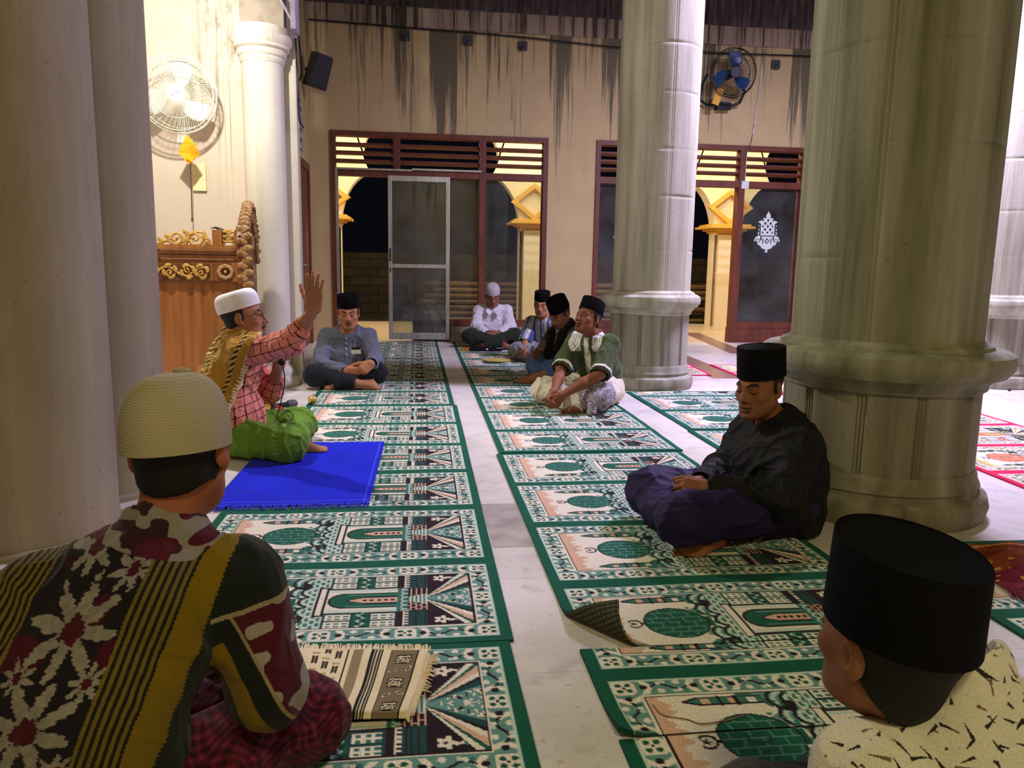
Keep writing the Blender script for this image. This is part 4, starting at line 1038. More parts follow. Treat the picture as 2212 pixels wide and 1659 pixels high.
# radio transmitter, microphone, gold tassel ball, red pouch
t = empty('wireless_receiver', (-1.02, 5.33, 0), 'small black box with a gold dial standing on the floor behind the speaker', 'radio')
MB().box((-.05, -.03, .0), (.045, .03, .135)).obj('case', M['black'], t, bevel=.006)
MB().lathe([(0, .024), (.006, .022), (.008, .001)], (0, -.03, .09), 24, R=Rx(PI / 2)).obj('dial', mat_noise('gold_metal', rgb(196, 156, 60), rgb(226, 190, 96), 40, .3, .1, metal=.7), t, smooth=40)
MB().tube([(.03, 0, .13), (.032, .0, .30)], .004, 6).obj('antenna', M['black'], t)
def microphone(name, label, p, q):
    t = empty(name, (0, 0, 0), label, 'microphone'); p, q = A(*p), A(*q); d = nrm(q - p); t.location = p
    L = np.linalg.norm(q - p); Rm = np.array(Vector(d).to_track_quat('Z', 'Y').to_matrix())
    MB().lathe([(0, .012), (.01, .017), (L * .6, .021), (L * .68, .024)], R=Rm, n=20).obj('handle', M['black'], t, smooth=40)
    MB().lathe([(L * .68, .029), (L * .72, .032), (L * .84, .033), (L * .93, .028), (L * .98, .016), (L, .003)], R=Rm, n=20).obj('grille', M['dkgrey'], t, smooth=50)
    return t
microphone('microphone', 'black microphone lying on the bare floor beside the left carpet row', (-1.09, 5.62, .03), (-.885, 5.74, .036))
tag(MB().ball((-.79, 5.84, HC + .036), (.036, .036, .034), 20).tube([(-.79, 5.84, .07), (-.785, 5.87, .085)], .006).obj('brass_ball', mat_noise('brass', rgb(198, 164, 84), rgb(226, 196, 118), 30, .3, .05, metal=.6), smooth=60), 'small round brass pot at the corner of the carpet before the man in grey', 'pot')
tag(MB().box((-1.19, 5.45, 0), (-1.09, 5.56, .05), R=Rz(.4), c=(-1.14, 5.5, 0)).tube([(-1.14, 5.5, .045), (-1.08, 5.56, .07), (-1.0, 5.53, .05), (-.94, 5.55, .02)], .008).obj('red_pouch', mat_noise('red_cloth', rgb(170, 36, 30), rgb(200, 60, 46), 20, .8), bevel=.01), 'small red pouch on the floor behind the black microphone', 'pouch')
tag(MB().ball((5.49, 6.37, .012), (.014, .014, .012), 10).obj('pebble', M['black']), 'tiny dark pebble on the pale floor by the right column', 'pebble')

# ------------------------------------------------------------------ carved pulpit
MW = mat_noise('teak', rgb(128, 78, 36), rgb(166, 106, 54), 3, .42, .08, (5, 5, .35)); MWD = mat_noise('dark_teak', rgb(92, 54, 26), rgb(124, 76, 38), 6, .45, .1, (3, 3, .5)); MGOLD = mat_noise('gilded_carving', rgb(170, 126, 52), rgb(204, 164, 88), 25, .4, .15)
t = empty('pulpit', (-1.7, 6.4, 0), 'carved teak pulpit with gilded scrollwork in front of the white alcove wall', 'pulpit'); off = (1.7, -6.4, 0)
def P_(mb, name, mat, bev=0, sm=False):
    o = mb.obj(name, mat, t, smooth=sm, bevel=bev); o.location = off; return o
# side panel with round cut-out at its back edge
pn = []
for k in range(0, 21):
    a = -PI / 2 + PI * k / 20; pn.append((-2.22 + .25 * math.cos(a), .52 + .30 * math.sin(a)))
poly = [(-2.22, 0.0)] + pn + [(-2.22, .88), (-2.1, .90), (-2.03, .925), (-1.97, .95), (-1.36, .95), (-1.36, 0)]
P_(MB().prism(poly, 6.12, 6.16), 'side_panel', MW)
P_(MB().box((-2.2, 6.36, 0), (-1.36, 6.40, .95)), 'far_panel', MW); P_(MB().box((-1.40, 6.17, 0), (-1.345, 6.355, 1.28)), 'front_panel', MW)
for a, b, z0, z1 in ((-2.22, 0, 0, 0),): pass
fz = MB(); fz.prism([(-2.22, .86), (-2.08, .87), (-2.0, .90), (-1.95, .925), (-1.36, .925), (-1.36, 1.065), (-1.93, 1.06), (-2.0, 1.03), (-2.08, .99), (-2.22, .965)], 6.085, 6.12)
P_(fz, 'frieze', MWD, .004)
co = MB()
for z, w in ((1.06, .02), (1.09, .035), (1.125, .05), (1.155, .065)):
    co.prism([(-2.22, z - .11), (-2.08, z - .09), (-2.0, z - .04), (-1.93, z), (-1.36, z), (-1.36, z + .028), (-1.93, z + .028), (-2.0, z - .012), (-2.08, z - .062), (-2.22, z - .08)], 6.12 - w, 6.14)
P_(co, 'cornice', MW, .004)
P_(MB().box((-1.53, 6.06, 1.18), (-1.46, 6.14, 1.31)).box((-1.37, 6.06, 1.18), (-1.34, 6.14, 1.31)).box((-1.95, 6.07, 1.175), (-1.34, 6.14, 1.195)), 'rail_posts', MW, .004)
P_(MB().box((-2.0, 6.145, 1.12), (-1.405, 6.38, 1.15)), 'top_board', MWD)
def scroll(mb, cx, cz, r, y, turns=1.6, a0=0, sg=1, th=.012, n=34):
    pts = []; rr = []
    for k in range(n):
        q = k / (n - 1); a = a0 + sg * turns * 2 * PI * q; R_ = r * (1 - .82 * q); pts.append((cx + R_ * math.cos(a), y - .012 * q, cz + R_ * math.sin(a))); rr.append(th * (1 - .35 * q))
    mb.tube(pts, rr, 8); mb.ball(pts[-1], th * 1.25, 8)
def leaf(mb, x, z, y, a, l, w):
    Rm = Ry(-a)
    for k in range(5):
        q = (k - 2) * .42; mb.ball(A(x, y - .004, z) + Rm @ A(l * .42 * math.cos(q), 0, l * .42 * math.sin(q)), (l * .34, .008, w * .28), 8, R=Rm @ Ry(-q))
cr = MB()
scroll(cr, -1.80, 1.245, .058, 6.10, 1.5, PI, 1); scroll(cr, -1.665, 1.245, .060, 6.10, 1.5, 0, -1); scroll(cr, -1.575, 1.225, .03, 6.10, 1.2, PI, 1, .009)
cr.tube([(-1.95, 6.1, 1.195), (-1.90, 6.1, 1.215), (-1.85, 6.1, 1.225), (-1.80, 6.1, 1.19), (-1.73, 6.1, 1.20), (-1.68, 6.1, 1.29), (-1.6, 6.1, 1.29), (-1.56, 6.1, 1.22), (-1.54, 6.1, 1.19)], .011, 8)
for x, z, a in ((-1.93, 1.215, .3), (-1.87, 1.235, .8), (-1.74, 1.27, .6), (-1.62, 1.275, -.3), (-1.60, 1.225, .9), (-1.70, 1.23, 2.4), (-1.77, 1.235, .2)): leaf(cr, x, z, 6.1, a, .055, .05)
P_(cr, 'crest_scrollwork', MGOLD, sm=60)
cr = MB(); scroll(cr, -1.445, 1.25, .05, 6.10, 1.1, 2.2, -1, .011); scroll(cr, -1.39, 1.25, .05, 6.10, 1.1, .9, 1, .011)
for x, z, a in ((-1.418, 1.285, 1.57), (-1.44, 1.21, 2.6), (-1.395, 1.21, .5)): leaf(cr, x, z, 6.1, a, .05, .045)
P_(cr, 'crest_lyre', MGOLD, sm=60)
cv = MB(); xs = np.linspace(-2.16, -1.60, 60); zc = lambda x: .995 - .075 * ss(-1.95, -2.12, x)
cv.tube([(x, 6.078, zc(x) + .032 * math.sin((x + 2.2) * 24)) for x in xs], .009, 8)
for k, x in enumerate((-2.11, -1.98, -1.85, -1.72, -1.62)):
    s_ = 1 if k % 2 else -1; scroll(cv, x, zc(x) + s_ * .012, .036, 6.078, 1.2, 0, s_, .008, 24)
    for a in (.4, 1.9, 3.4, 5.0): leaf(cv, x + .028 * math.cos(a), zc(x) + .03 * math.sin(a), 6.076, a, .045, .04)
P_(cv, 'frieze_carving', MGOLD, sm=60)
cv = MB()
for a in np.arange(0, 6.2, PI / 4): leaf(cv, -1.445 + .03 * math.cos(a), .995 + .025 * math.sin(a), 6.076, a, .05, .035)
cv.ball((-1.445, 6.07, .995), .014, 8)
P_(cv, 'frieze_rosette', mat_noise('worn_carving', rgb(150, 112, 70), rgb(190, 150, 104), 30, .35, .2), sm=60)
P_(MB().box((-1.555, 6.078, .925), (-1.54, 6.09, 1.06)), 'frieze_divider', MW, .003); P_(MB().box((-1.40, 6.078, .92), (-1.345, 6.12, 1.065)), 'frieze_block', MW, .003)
# carved crested front seen edge on
fr = MB()
fr.prism([(6.02, .0), (6.02, .8), (5.99, .9), (6.0, 1.0), (5.97, 1.1), (5.98, 1.25), (6.02, 1.31), (6.05, 1.35), (6.10, 1.41), (6.16, 1.46), (6.20, 1.49), (6.24, 1.46), (6.30, 1.41), (6.35, 1.35), (6.40, 1.25), (6.40, 0)], 0, .06, fr=lambda x, y, z: (-1.34 + y, x, z))
P_(fr, 'front_board', MWD, .006)
cv = MB()
for k in range(26):
    q = k / 25; y = 5.98 + .42 * q; z = 1.14 + .35 * math.sin(PI * q) ** .8; leaf(cv, -1.285, z, y, 1.2 + .6 * hsh(k), .07, .06); cv.ball((-1.27, y, z - .04 - .03 * hsh(k, 2)), (.022, .03, .035), 8)
for z in (.90, .99, 1.08, 1.17, 1.26): cv.ball((-1.27, 5.99, z), (.035, .03, .042), 10); leaf(cv, -1.30, z + .03, 5.965, 1.3, .07, .06); leaf(cv, -1.25, z - .02, 5.965, 1.8, .07, .06)
for z in (1.0, 1.22): cv.box((-1.28, 5.98, z - .05), (-1.22, 6.05, z + .05))
P_(cv, 'front_carving', mat_noise('worn_carving_dark', rgb(112, 76, 40), rgb(176, 134, 84), 30, .35, .2), sm=60)
o = MB(); o.tube([(-1.60, 6.3, 1.33), (-1.56, 6.3, 1.335), (-1.52, 6.3, 1.32), (-1.485, 6.3, 1.285)], [.002, .008, .014, .02], 8); P_(o, 'finial_tip', M['black'], sm=60)
# microphone on gooseneck glimpsed through the cut-out
tag(MB().tube([(-2.06, 6.28, 0), (-2.06, 6.28, .3), (-2.05, 6.27, .44), (-2.02, 6.26, .5)], .008).tube([(-2.03, 6.26, .38), (-2.01, 6.25, .5)], .018).ball((-2.0, 6.25, .52), .024).obj('microphone_stand', M['black'], smooth=60), 'black microphone on a stand seen through the round opening of the pulpit', 'microphone stand')
# ------------------------------------------------------------------ people: one continuous body each, garments as parts
SKIN = {}
def head_sdf(S, c, R, s, k=1.0, mouth=0.):
    T = lambda *p: c + R @ (A(*p) * s)
    e = lambda p, r, kk, mode='u', Rl=None: S.ell(T(*p), A(*r) * s, R if Rl is None else R @ Rl, kk * s, mode)
    e((0, -.012, .036), (.0755, .094, .086), .01)
    e((0, .030, -.030), (.061, .064, .082), .03)
    e((0, .030, -.080), (.047, .048, .036), .03)
    S.rc(T(-.050, -.002, -.055), T(-.022, .064, -.097), .017 * s, .015 * s, .03 * s); S.rc(T(.050, -.002, -.055), T(.022, .064, -.097), .017 * s, .015 * s, .03 * s)
    e((0, .077, -.100), (.019, .014, .013), .022)
    for q in (-1, 1):
        e((q * .043, .060, -.026), (.021, .020, .019), .018)
        S.rc(T(q * .012, .090, .018), T(q * .046, .073, .017), .009 * s, .007 * s, .014 * s)
        e((q * .032, .100, -.003), (.020, .016, .012), .010, 's')
        e((q * .0315, .0765, -.004), (.0165, .0140, .0120), .004)
        # ear: shell, lobe, bowl
        Rl = Rz(-q * .35) @ Rx(-.15)
        e((q * .078, -.014, -.006), (.009, .019, .031), .006, 'u', Rl); e((q * .0745, -.004, -.030), (.008, .011, .012), .006)
        e((q * .088, -.008, -.004), (.006, .011, .019), .004, 's', Rl)
    S.rc(T(0, .090, .010), T(0, .107, -.028), .0085 * s, .0115 * s, .012 * s)
    e((0, .108, -.034), (.0145, .013, .0115), .010)
    for q in (-1, 1): e((q * .0145, .096, -.038), (.0095, .011, .0085), .006); e((q * .008, .107, -.0445), (.0045, .006, .003), .003, 's')
    e((0, .090, -.052), (.020, .012, .012), .012)
    e((0, .0955, -.0625), (.0235, .010, .0062), .006); e((0, .0925, -.0755), (.0205, .0105, .0075), .006)
    e((0, .103, -.0685 - mouth * .003), (.0215, .010, .0016 + mouth * .006), .003, 's')
    e((0, .091, -.087), (.018, .008, .005), .006, 's')
def head_col(V, c, R, s, base, o):
    q = (V - c) @ R / s; x, y, z = q[:, 0], q[:, 1], q[:, 2]; ax = np.abs(x)
    C = np.empty_like(V); C[:] = base
    nz = .92 + .16 * wob(V * 1.0, 60, 3, 4)[:, None] * .5; C *= nz
    fr = y > .03
    def put(m, col, a=1.):
        m = np.clip(m, 0, 1)[:, None] * a; C[:] = C * (1 - m) + s2l(col) * m
    lip = (ss(1.25, .9, (x / .025) ** 2 + ((z + .069) / .0145) ** 2)) * (y > .07); put(lip, o.get('lip', (122, 70, 62)), .75)
    put(lip * (np.abs(z + .0685) < .0025), (50, 26, 22), .8)
    put(ss(1.2, .8, ((ax - .03) / .022) ** 2 + ((z - .0185 - .10 * (ax - .03) - .006 * (1 - ((ax - .03) / .02) ** 2)) / .0055) ** 2) * (y > .05), (22, 15, 13), .95)
    zl = z + .0045
    if o.get('eyes', 'open') == 'open':
        ew = ss(1.15, .85, ((ax - .0315) / .0140) ** 2 + ((zl) / .0038) ** 2) * (y > .06)
        put(ew, (150, 136, 124), .9); put(ew * ss(.0075, .0058, np.hypot(ax - .0315, zl)), (30, 18, 14))
        put(ss(.0032, .0016, np.abs(zl - .0052 + ((ax - .0315) / .0145) ** 2 * .004)) * (np.abs(ax - .0315) < .016) * (y > .06), (24, 16, 14), .9)
    else:
        put(ss(.0034, .0016, np.abs(zl + .0042 - ((ax - .0315) / .0145) ** 2 * .004)) * (np.abs(ax - .0315) < .0155) * (y > .06), (26, 17, 15), .92)
        put(ss(.003, .001, np.abs(zl - .0085)) * (np.abs(ax - .031) < .015) * (y > .06), (70, 44, 34), .4)
    put((np.hypot(ax - .008, z + .0445) < .0045) * (y > .09), (40, 22, 18), .8)
    if o.get('stache', 0): put(ss(1.3, .7, (x / .027) ** 2 + ((z + .0565 + 1.2 * ax * .12) / .0075) ** 2) * (y > .07), (34, 28, 26), o['stache'])
    if o.get('beard', 0): put(ss(1.4, .6, (x / .022) ** 2 + ((z + .098) / .017) ** 2) * (y > .05), (36, 30, 28), o['beard'])
    if o.get('stubble', 0): put(ss(-.045, -.065, z) * (y > -.01) * (q[:, 2] > -.125), (60, 44, 38), o['stubble'])
    return C
def hand_sdf(S, w, d, t, side, curl=(.5, .5, .5), s=1., spread=.0, thumb=.6, tcurl=.4, var=(0, .05, .08, .12)):
    w = A(*w); d = nrm(d); t = nrm(A(*t) - d * (A(*t) @ d)); n = np.cross(t, d) * (1 if side == 'R' else -1)
    P = lambda a, b, c: w + (d * a + t * b + n * c) * s
    offs = [.031, .0105, -.0105, -.030]; bl = [.089, .093, .090, .082]; ln = [.070, .080, .074, .058]
    for o, b in zip(offs, bl): S.rc(P(.004, o * .62, 0), P(b - .006, o, -.003), .0185 * s, .0125 * s, .012 * s)
    S.rc(P(.02, .018, .006), P(.05, .026, .006), .017 * s, .013 * s, .01 * s)
    S.rc(P(.015, -.020, .005), P(.06, -.026, .003), .015 * s, .012 * s, .01 * s)
    for i in range(4):
        p = P(bl[i] - .004, offs[i], -.003); a = (1.5 - i) * spread; r = [.0098, .0100, .0095, .0085][i] * s
        dd = nrm(d * math.cos(a) + t * math.sin(a)); ang = 0
        for j, fr in enumerate((.46, .30, .24)):
            ang += curl[j] * (1 + var[i]); v = dd * math.cos(ang) + n * math.sin(ang)
            p2 = p + v * ln[i] * fr * s; S.rc(p, p2, r, r * .92, .0022 if j else .004); p = p2; r *= .93
    dt = nrm(d * math.cos(thumb) + t * math.sin(thumb) * .9 + n * .35); p = P(.022, .030, .008)
    for j, (l, r) in enumerate(((.045, .0135), (.034, .0112), (.026, .0098))):
        dt2 = nrm(dt * math.cos(tcurl * j) + nrm(d * .7 + n * .7 - t * .3) * math.sin(tcurl * j)); p2 = p + dt2 * l * s; S.rc(p, p2, r * s, r * .9 * s, .006 if j == 0 else .003); p = p2
def foot_sdf(S, ank, toe, up, s=1., inner=None):
    ank = A(*ank); toe = A(*toe); d = nrm(toe - ank); up = nrm(A(*up) - d * (A(*up) @ d)); n = np.cross(d, up)
    if inner is not None and n @ A(*inner) < 0: n = -n
    P = lambda a, b, c: ank + (d * a + n * b + up * c) * s
    S.rc(P(-.045, 0, -.035), P(-.01, 0, -.01), .030 * s, .034 * s, .02 * s)
    S.rc(P(-.03, 0, -.045), P(.12, .012, -.045), .026 * s, .024 * s, .02 * s)
    S.rc(P(0, 0, -.01), P(.11, .010, -.035), .034 * s, .024 * s, .025 * s)
    S.rc(P(.06, -.018, -.047), P(.115, -.028, -.05), .022 * s, .018 * s, .02 * s); S.rc(P(.06, .02, -.045), P(.125, .026, -.048), .022 * s, .02 * s, .02 * s)
    for i, (b, l, r) in enumerate(((.028, .052, .0125), (.010, .046, .0092), (-.004, .042, .0088), (-.017, .036, .0084), (-.029, .028, .008))):
        a0 = .125 - .008 * i; S.rc(P(a0, b, -.047), P(a0 + l * .6, b * 1.06, -.046), r * s, r * s, .005 * s); S.rc(P(a0 + l * .6, b * 1.06, -.046), P(a0 + l, b * 1.08, -.053), r * s, r * .9 * s, .003)
def bbox(pts, pad): 
    p = np.array(pts); return p.min(0) - pad, p.max(0) + pad

class Person:
    """joints in metres, world axes, relative to the root on the floor"""
    def __init__(s, name, label, root, J, head, f, sc=1.1, skin=(150, 100, 72), h=.005, zfloor=HC, **kw):
        s.e = empty(name, (root[0], root[1], 0), label, 'person')
        s.off = A(root[0], root[1], 0); s.J = {k: A(*v) - s.off for k, v in J.items()}
        s.sc = sc; s.h = h; s.f = nrm(A(f[0], f[1], 0)); s.r = A(s.f[1], -s.f[0], 0); s.skin = s2l(skin); s.kw = kw; s.zf = zfloor + .002
        c, yaw, pitch, roll = head
        s.hc = A(*c) - s.off
        # yaw: direction the face points, radians from +x ; pitch up positive
        F = A(math.cos(yaw) * math.cos(pitch), math.sin(yaw) * math.cos(pitch), math.sin(pitch)); Rr = nrm(np.cross(F, A(0, 0, 1))); U = np.cross(Rr, F)
        Rr, U = Rr * math.cos(roll) + U * math.sin(roll), U * math.cos(roll) - Rr * math.sin(roll)
        s.hR = np.stack([Rr, F, U], 1)
    def H(s, *p): return s.hc + s.hR @ (A(*p) * s.sc)
    def body(s, legs=True, mouth=0., hands=None, feet=None, o={}):
        J, k = s.J, s.sc
        pts = list(J.values()) + [s.H(0, 0, .14), s.H(0, .12, 0), s.H(0, -.12, 0), s.H(.1, 0, 0), s.H(-.1, 0, 0)]
        ext = [A(*h[0]) - s.off + nrm(h[1]) * .2 * k for h in (hands or [])] + [A(*f_[1]) - s.off for f_ in (feet or [])]
        lo, hi = bbox(pts + ext, .13 * k); lo[2] = max(lo[2], -.02)
        S = Vox(lo, hi, s.h); fl = (s.f, 1.5)
        S.rc(J['pelvis'], J['waist'], .13 * k, .115 * k, .05, flat=fl); S.rc(J['waist'], J['chest'], .118 * k, .14 * k, .05, flat=fl)
        S.rc(J['shL'], J['shR'], .052 * k, .052 * k, .05); S.rc(J['chest'], J['neck'], .10 * k, .052 * k, .05, flat=(s.f, 1.2))
        S.rc(J['neck'] - A(0, 0, .02), s.H(0, -.018, -.055), .055 * k, .052 * k, .025 * k)
        head_sdf(S, s.hc, s.hR, k, mouth=mouth)
        for q in 'LR':
            if 'el' + q in J: S.rc(J['sh' + q], J['el' + q], .047 * k, .038 * k, .03); S.rc(J['el' + q], J['el' + q] * .55 + J['wr' + q] * .45, .038 * k, .039 * k, .02); S.rc(J['el' + q] * .55 + J['wr' + q] * .45, J['wr' + q], .038 * k, .0245 * k, .02)
            if legs and 'kn' + q in J: S.rc(J['hip' + q], J['kn' + q], .066 * k, .044 * k, .03); S.rc(J['kn' + q], J['kn' + q] * .6 + J['an' + q] * .4, .042 * k, .042 * k, .02); S.rc(J['kn' + q] * .6 + J['an' + q] * .4, J['an' + q], .042 * k, .034 * k, .02)
        for h in hands or []:
            w, d, t, side = h[:4]; hand_sdf(S, A(*w) - s.off, A(*d), A(*t), side, s=k, **(h[4] if len(h) > 4 else {}))
        for ft in feet or []: foot_sdf(S, A(*ft[0]) - s.off, A(*ft[1]) - s.off, ft[2], k, ft[3] if len(ft) > 3 else None)
        S.floorcut(s.zf)
        V, Q = S.nets(1); C = head_col(V, s.hc, s.hR, k, s.skin, o)
        far = np.linalg.norm(V - s.hc, axis=1) > .19 * k
        C[far] = s.skin * (.9 + .2 * (wob(V[far], 30, 5, 4)[:, None] * .5 + .2))
        return link('body', mesh_np('body', V, Q, C), MSKIN, s.e)
    def cloth(s, name, build, mat, col, lo, hi, h=None, fold=(.006, 22), smooth=2, post=None, zf=None, label=None, sub=0):
        S = Vox(A(*lo) - s.off, A(*hi) - s.off, h or s.h); build(S, s.J, s.sc); S.floorcut(zf if zf is not None else s.zf)
        V, Q = S.nets(smooth)
        for _ in range(sub): V, Q = subdiv(V, Q)
        n = vnormals(V, Q); s.N = n
        V0 = V.copy()
        if fold:
            a, fr = fold; sd = len(s.e.children) + int(abs(s.off[1] * 10)); rg = lambda w: np.exp(-(w / .27) ** 2)
            amp = a * (rg(wob(V, fr, sd, 5)) + .8 * rg(wob(V * A(1, 1, .7), fr * 1.5, sd + 2, 4)) + .35 * rg(wob(V, fr * 2.6, sd + 4, 4)) - .55); V = V + n * amp[:, None]
            V[:, 2] = np.maximum(V[:, 2], s.zf if zf is None else zf)
        if post: V = post(V, n)
        C = col(V0, s) if callable(col) else np.broadcast_to(s2l(col), V.shape).copy()
        o = link(name, mesh_np(name, V, Q, C), mat, s.e)
        if label: o['label'] = label
        return o
    def hair(s, region, grow=.006, col=(13, 12, 12), h=None):
        k = s.sc; c = s.hc; S = Vox(c - .16 * k, c + .16 * k, h or s.h * .8); T = lambda *p: c + s.hR @ (A(*p) * k)
        S.ell(T(0, -.012, .036), (A(.0755, .094, .086) + grow) * k, s.hR, .01); S.ell(T(0, -.01, -.035), (A(.066, .073, .075) + grow * .7) * k, s.hR, .02 * k)
        R = s.hR.astype(f4)
        def fn(x, y, z):
            x, y, z = x - f4(c[0]), y - f4(c[1]), z - f4(c[2])
            q = [(x * R[0, i] + y * R[1, i] + z * R[2, i]) / f4(k) for i in range(3)]
            return region(*q) * k
        S.cut(fn); V, Q = S.nets(1)
        return link('hair', mesh_np('hair', V, Q, np.broadcast_to(s2l(col), V.shape).copy()), MHAIR, s.e)
    def place(s, mb, name, mat, smooth=40, bevel=0):
        """mesh written in head space, moved onto the head"""
        mb.v = [tuple(s.H(*p)) for p in mb.v]; return mb.obj(name, mat, s.e, smooth=smooth, bevel=bevel)
    def peci(s, mat, h=.095, base=.048, tilt=0., a=.083, b=.101, top=.95, back=0.0, dome=.0, name='cap'):
        mb = MB(); n = 56; rings = []
        prof = [(0, .985), (.004, 1.0), (h * .5, (1 + top) / 2), (h - .004, top), (h, top - .012), (h - .003, top - .035), (h - .008 + dome, .55), (h - .008 + dome, .02)]
        ct, st = math.cos(tilt), math.sin(tilt); v = []
        for z, r in prof:
            for k in range(n):
                t = 2 * PI * k / n; e = 1.0
                x, y = a * r * math.cos(t), b * r * math.sin(t); y -= .012
                zz = z + .006 * (y / b) * (z / h)
                v.append((x, y * ct - zz * st, base + y * st + zz * ct))
        f = []
        for i in range(len(prof) - 1):
            for k in range(n): k2 = (k + 1) % n; f.append((i * n + k, i * n + k2, (i + 1) * n + k2, (i + 1) * n + k))
        f.append(tuple(range((len(prof) - 1) * n, len(prof) * n))); f.append(tuple(range(n - 1, -1, -1)))
        mb.add(v, f); return s.place(mb, name, mat, smooth=35)
    def skullcap(s, mat, base=.022, h=.105, a=.082, b=.102, knob=.006, tilt=0., sq=.55, nr=14, name='cap'):
        mb = MB(); n = 64; v = []; ct, st = math.cos(tilt), math.sin(tilt)
        for i in range(nr + 1):
            q = i / nr * PI / 2; r = math.cos(q) ** sq * (1 + .05 * math.sin(2 * q)); z = h * math.sin(q) ** .95
            if i == nr: r = .012
            for k in range(n):
                t = 2 * PI * k / n; x, y = a * r * math.cos(t), b * r * math.sin(t) - .012
                zz = z + .003 * math.sin(3 * t + 1) * math.sin(2 * q)
                v.append((x, y * ct - zz * st, base + y * st + zz * ct))
        f = []
        for i in range(nr):
            for k in range(n): k2 = (k + 1) % n; f.append((i * n + k, i * n + k2, (i + 1) * n + k2, (i + 1) * n + k))
        f.append(tuple(range(n - 1, -1, -1))); f.append(tuple(range(nr * n, nr * n + n)))
        mb.add(v, f)
        if knob: mb.ball((.012, -.012, base + h), (.016, .014, knob), 12)
        return s.place(mb, name, mat, smooth=60)
# garment builders (return closures)
def shirt_b(hem=.02, sleeve='long', puff=1., k=.05, cuff=.92, neckr=.062, body=1., slack=0., collar=True, collarh=0, skirt=.172, low=.0, spuff=None):
    puff_ = puff
    def f(S, J, s):
        fw = f.person.f; fl = (fw, 1.42)
        if skirt: S.rc(J['pelvis'] + A(0, 0, .02 - low), J['pelvis'] + A(0, 0, .10), skirt * s * body, (skirt - .01) * s * body, .04, flat=(fw, 1.12)); S.cut(lambda x, y, z: (J['pelvis'][2] - .06 - low - z) + 0 * x + 0 * y + .5 * ((x - J['pelvis'][0]) * fw[0] + (y - J['pelvis'][1]) * fw[1]))
        S.rc(J['pelvis'] + A(0, 0, hem), J['waist'], .165 * s * body, .15 * s * body, .06, flat=fl); S.rc(J['waist'], J['chest'], .15 * s * body, .158 * s * body, .06, flat=fl)
        S.rc(J['shL'], J['shR'], .062 * s * body, .062 * s * body, .06); S.rc(J['chest'], J['neck'] - A(0, 0, .03), .13 * s, .078 * s, .06, flat=(fw, 1.25))
        if collar: S.rc(J['neck'] - A(0, 0, .03), J['neck'] + A(0, 0, .018) + fw * .008, .078 * s, .069 * s, .015)
        if collarh: S.rc(J['neck'] - A(0, 0, .01), J['neck'] + A(0, 0, collarh) + fw * .012, .082 * s, .070 * s, .012)
        for q in 'LR':
            if 'el' + q not in J: continue
            a, b, c = J['sh' + q], J['el' + q], J['wr' + q]; puff = spuff or puff_
            if sleeve == 'long' or sleeve == q or sleeve == 'elbow':
                S.rc(a, b, .060 * s * puff, .057 * s * puff, k * .7); e = b + (c - b) * (cuff if sleeve != 'elbow' else .25); S.rc(b, e, .058 * s * puff, .044 * s * puff, .025)
                S.rc(e, e + nrm(c - b) * .12, .036 * s * puff, .036 * s * puff, .003, 's')
            else:
                m = a + (b - a) * .93; S.rc(a, m, .062 * s * puff, .066 * s * puff, k * .7); S.rc(m, m + (b - a) * .4, .058 * s * puff, .058 * s * puff, .004, 's')
        S.rc(J['neck'] + A(0, 0, .0) + fw * .008, J['neck'] + A(0, 0, .12) + fw * .05, neckr * s, .075 * s, .008, 's')
    return f
def legs_b(r=1., k=.03, hemk=.95, drape=False, lap=True):
    def f(S, J, s):
        fw = f.person.f
        S.rc(J['pelvis'], J['pelvis'] + A(0, 0, .04), .148 * s, .135 * s, .05, flat=(fw, 1.3))
        for q in 'LR':
            a, b, c = J['hip' + q], J['kn' + q], J['an' + q]
            S.rc(a, b, .098 * s * r, .076 * s * r, k); e = b + (c - b) * hemk
            S.rc(b, e, .072 * s * r, .056 * s * r, k)
            if not drape: S.rc(e, e + nrm(c - b) * .12, .046 * s * r, .046 * s * r, .004, 's')
        if drape and lap:
            m = (J['knL'] + J['knR']) / 2
            S.rc(J['pelvis'] - A(0, 0, .02), m - A(0, 0, .03), .10 * s, .05 * s, .09)
            S.rc(J['knL'] - A(0, 0, .03), J['knR'] - A(0, 0, .03), .045 * s, .045 * s, .08)
    return f
def bind(fn, person): fn.person = person; return fn

MSKIN = mat_vc('skin', .64, 90, .12, .12, .22, dist=.002, sss=.08)
MHAIR = mat_vc('short_hair', .7, 420, .5, .6, .3, dist=.004)
MPECI = mat_noise('black_velvet', rgb(8, 8, 10), rgb(15, 15, 18), 260, .9, .15, spec=.08)
def mat_knit(name, c1, c2, f=190):
    m, nt, b = new_mat(name); tc = nt.nodes.new('ShaderNodeTexCoord')
    w = N(nt, 'ShaderNodeTexWave', Scale=f / 6.28, Distortion=1.2, Detail=2); w.bands_direction = 'Z'
    nt.links.new(tc.outputs['Object'], w.inputs['Vector']); w2 = N(nt, 'ShaderNodeTexWave', Scale=f / 6.28 * 1.3, Distortion=2.5, Detail=2); w2.bands_direction = 'DIAGONAL'
    nt.links.new(tc.outputs['Object'], w2.inputs['Vector'])
    h = mixc(nt, .5, w.outputs[0], w2.outputs[0]); r = ramp(nt, h, [(.2, c1), (.7, c2)]); nt.links.new(r.outputs[0], b.inputs['Base Color'])
    b.inputs['Roughness'].default_value = .95; b.inputs['Specular IOR Level'].default_value = .1; bump(nt, b, h, .25, .002); return m
MCLOTH = mat_vc('woven_cloth', .9, 320, .18, .25, .15, sheen=.1, dist=.002)
MSATIN = mat_vc('smooth_cloth', .72, 300, .15, .15, .25, dist=.002)
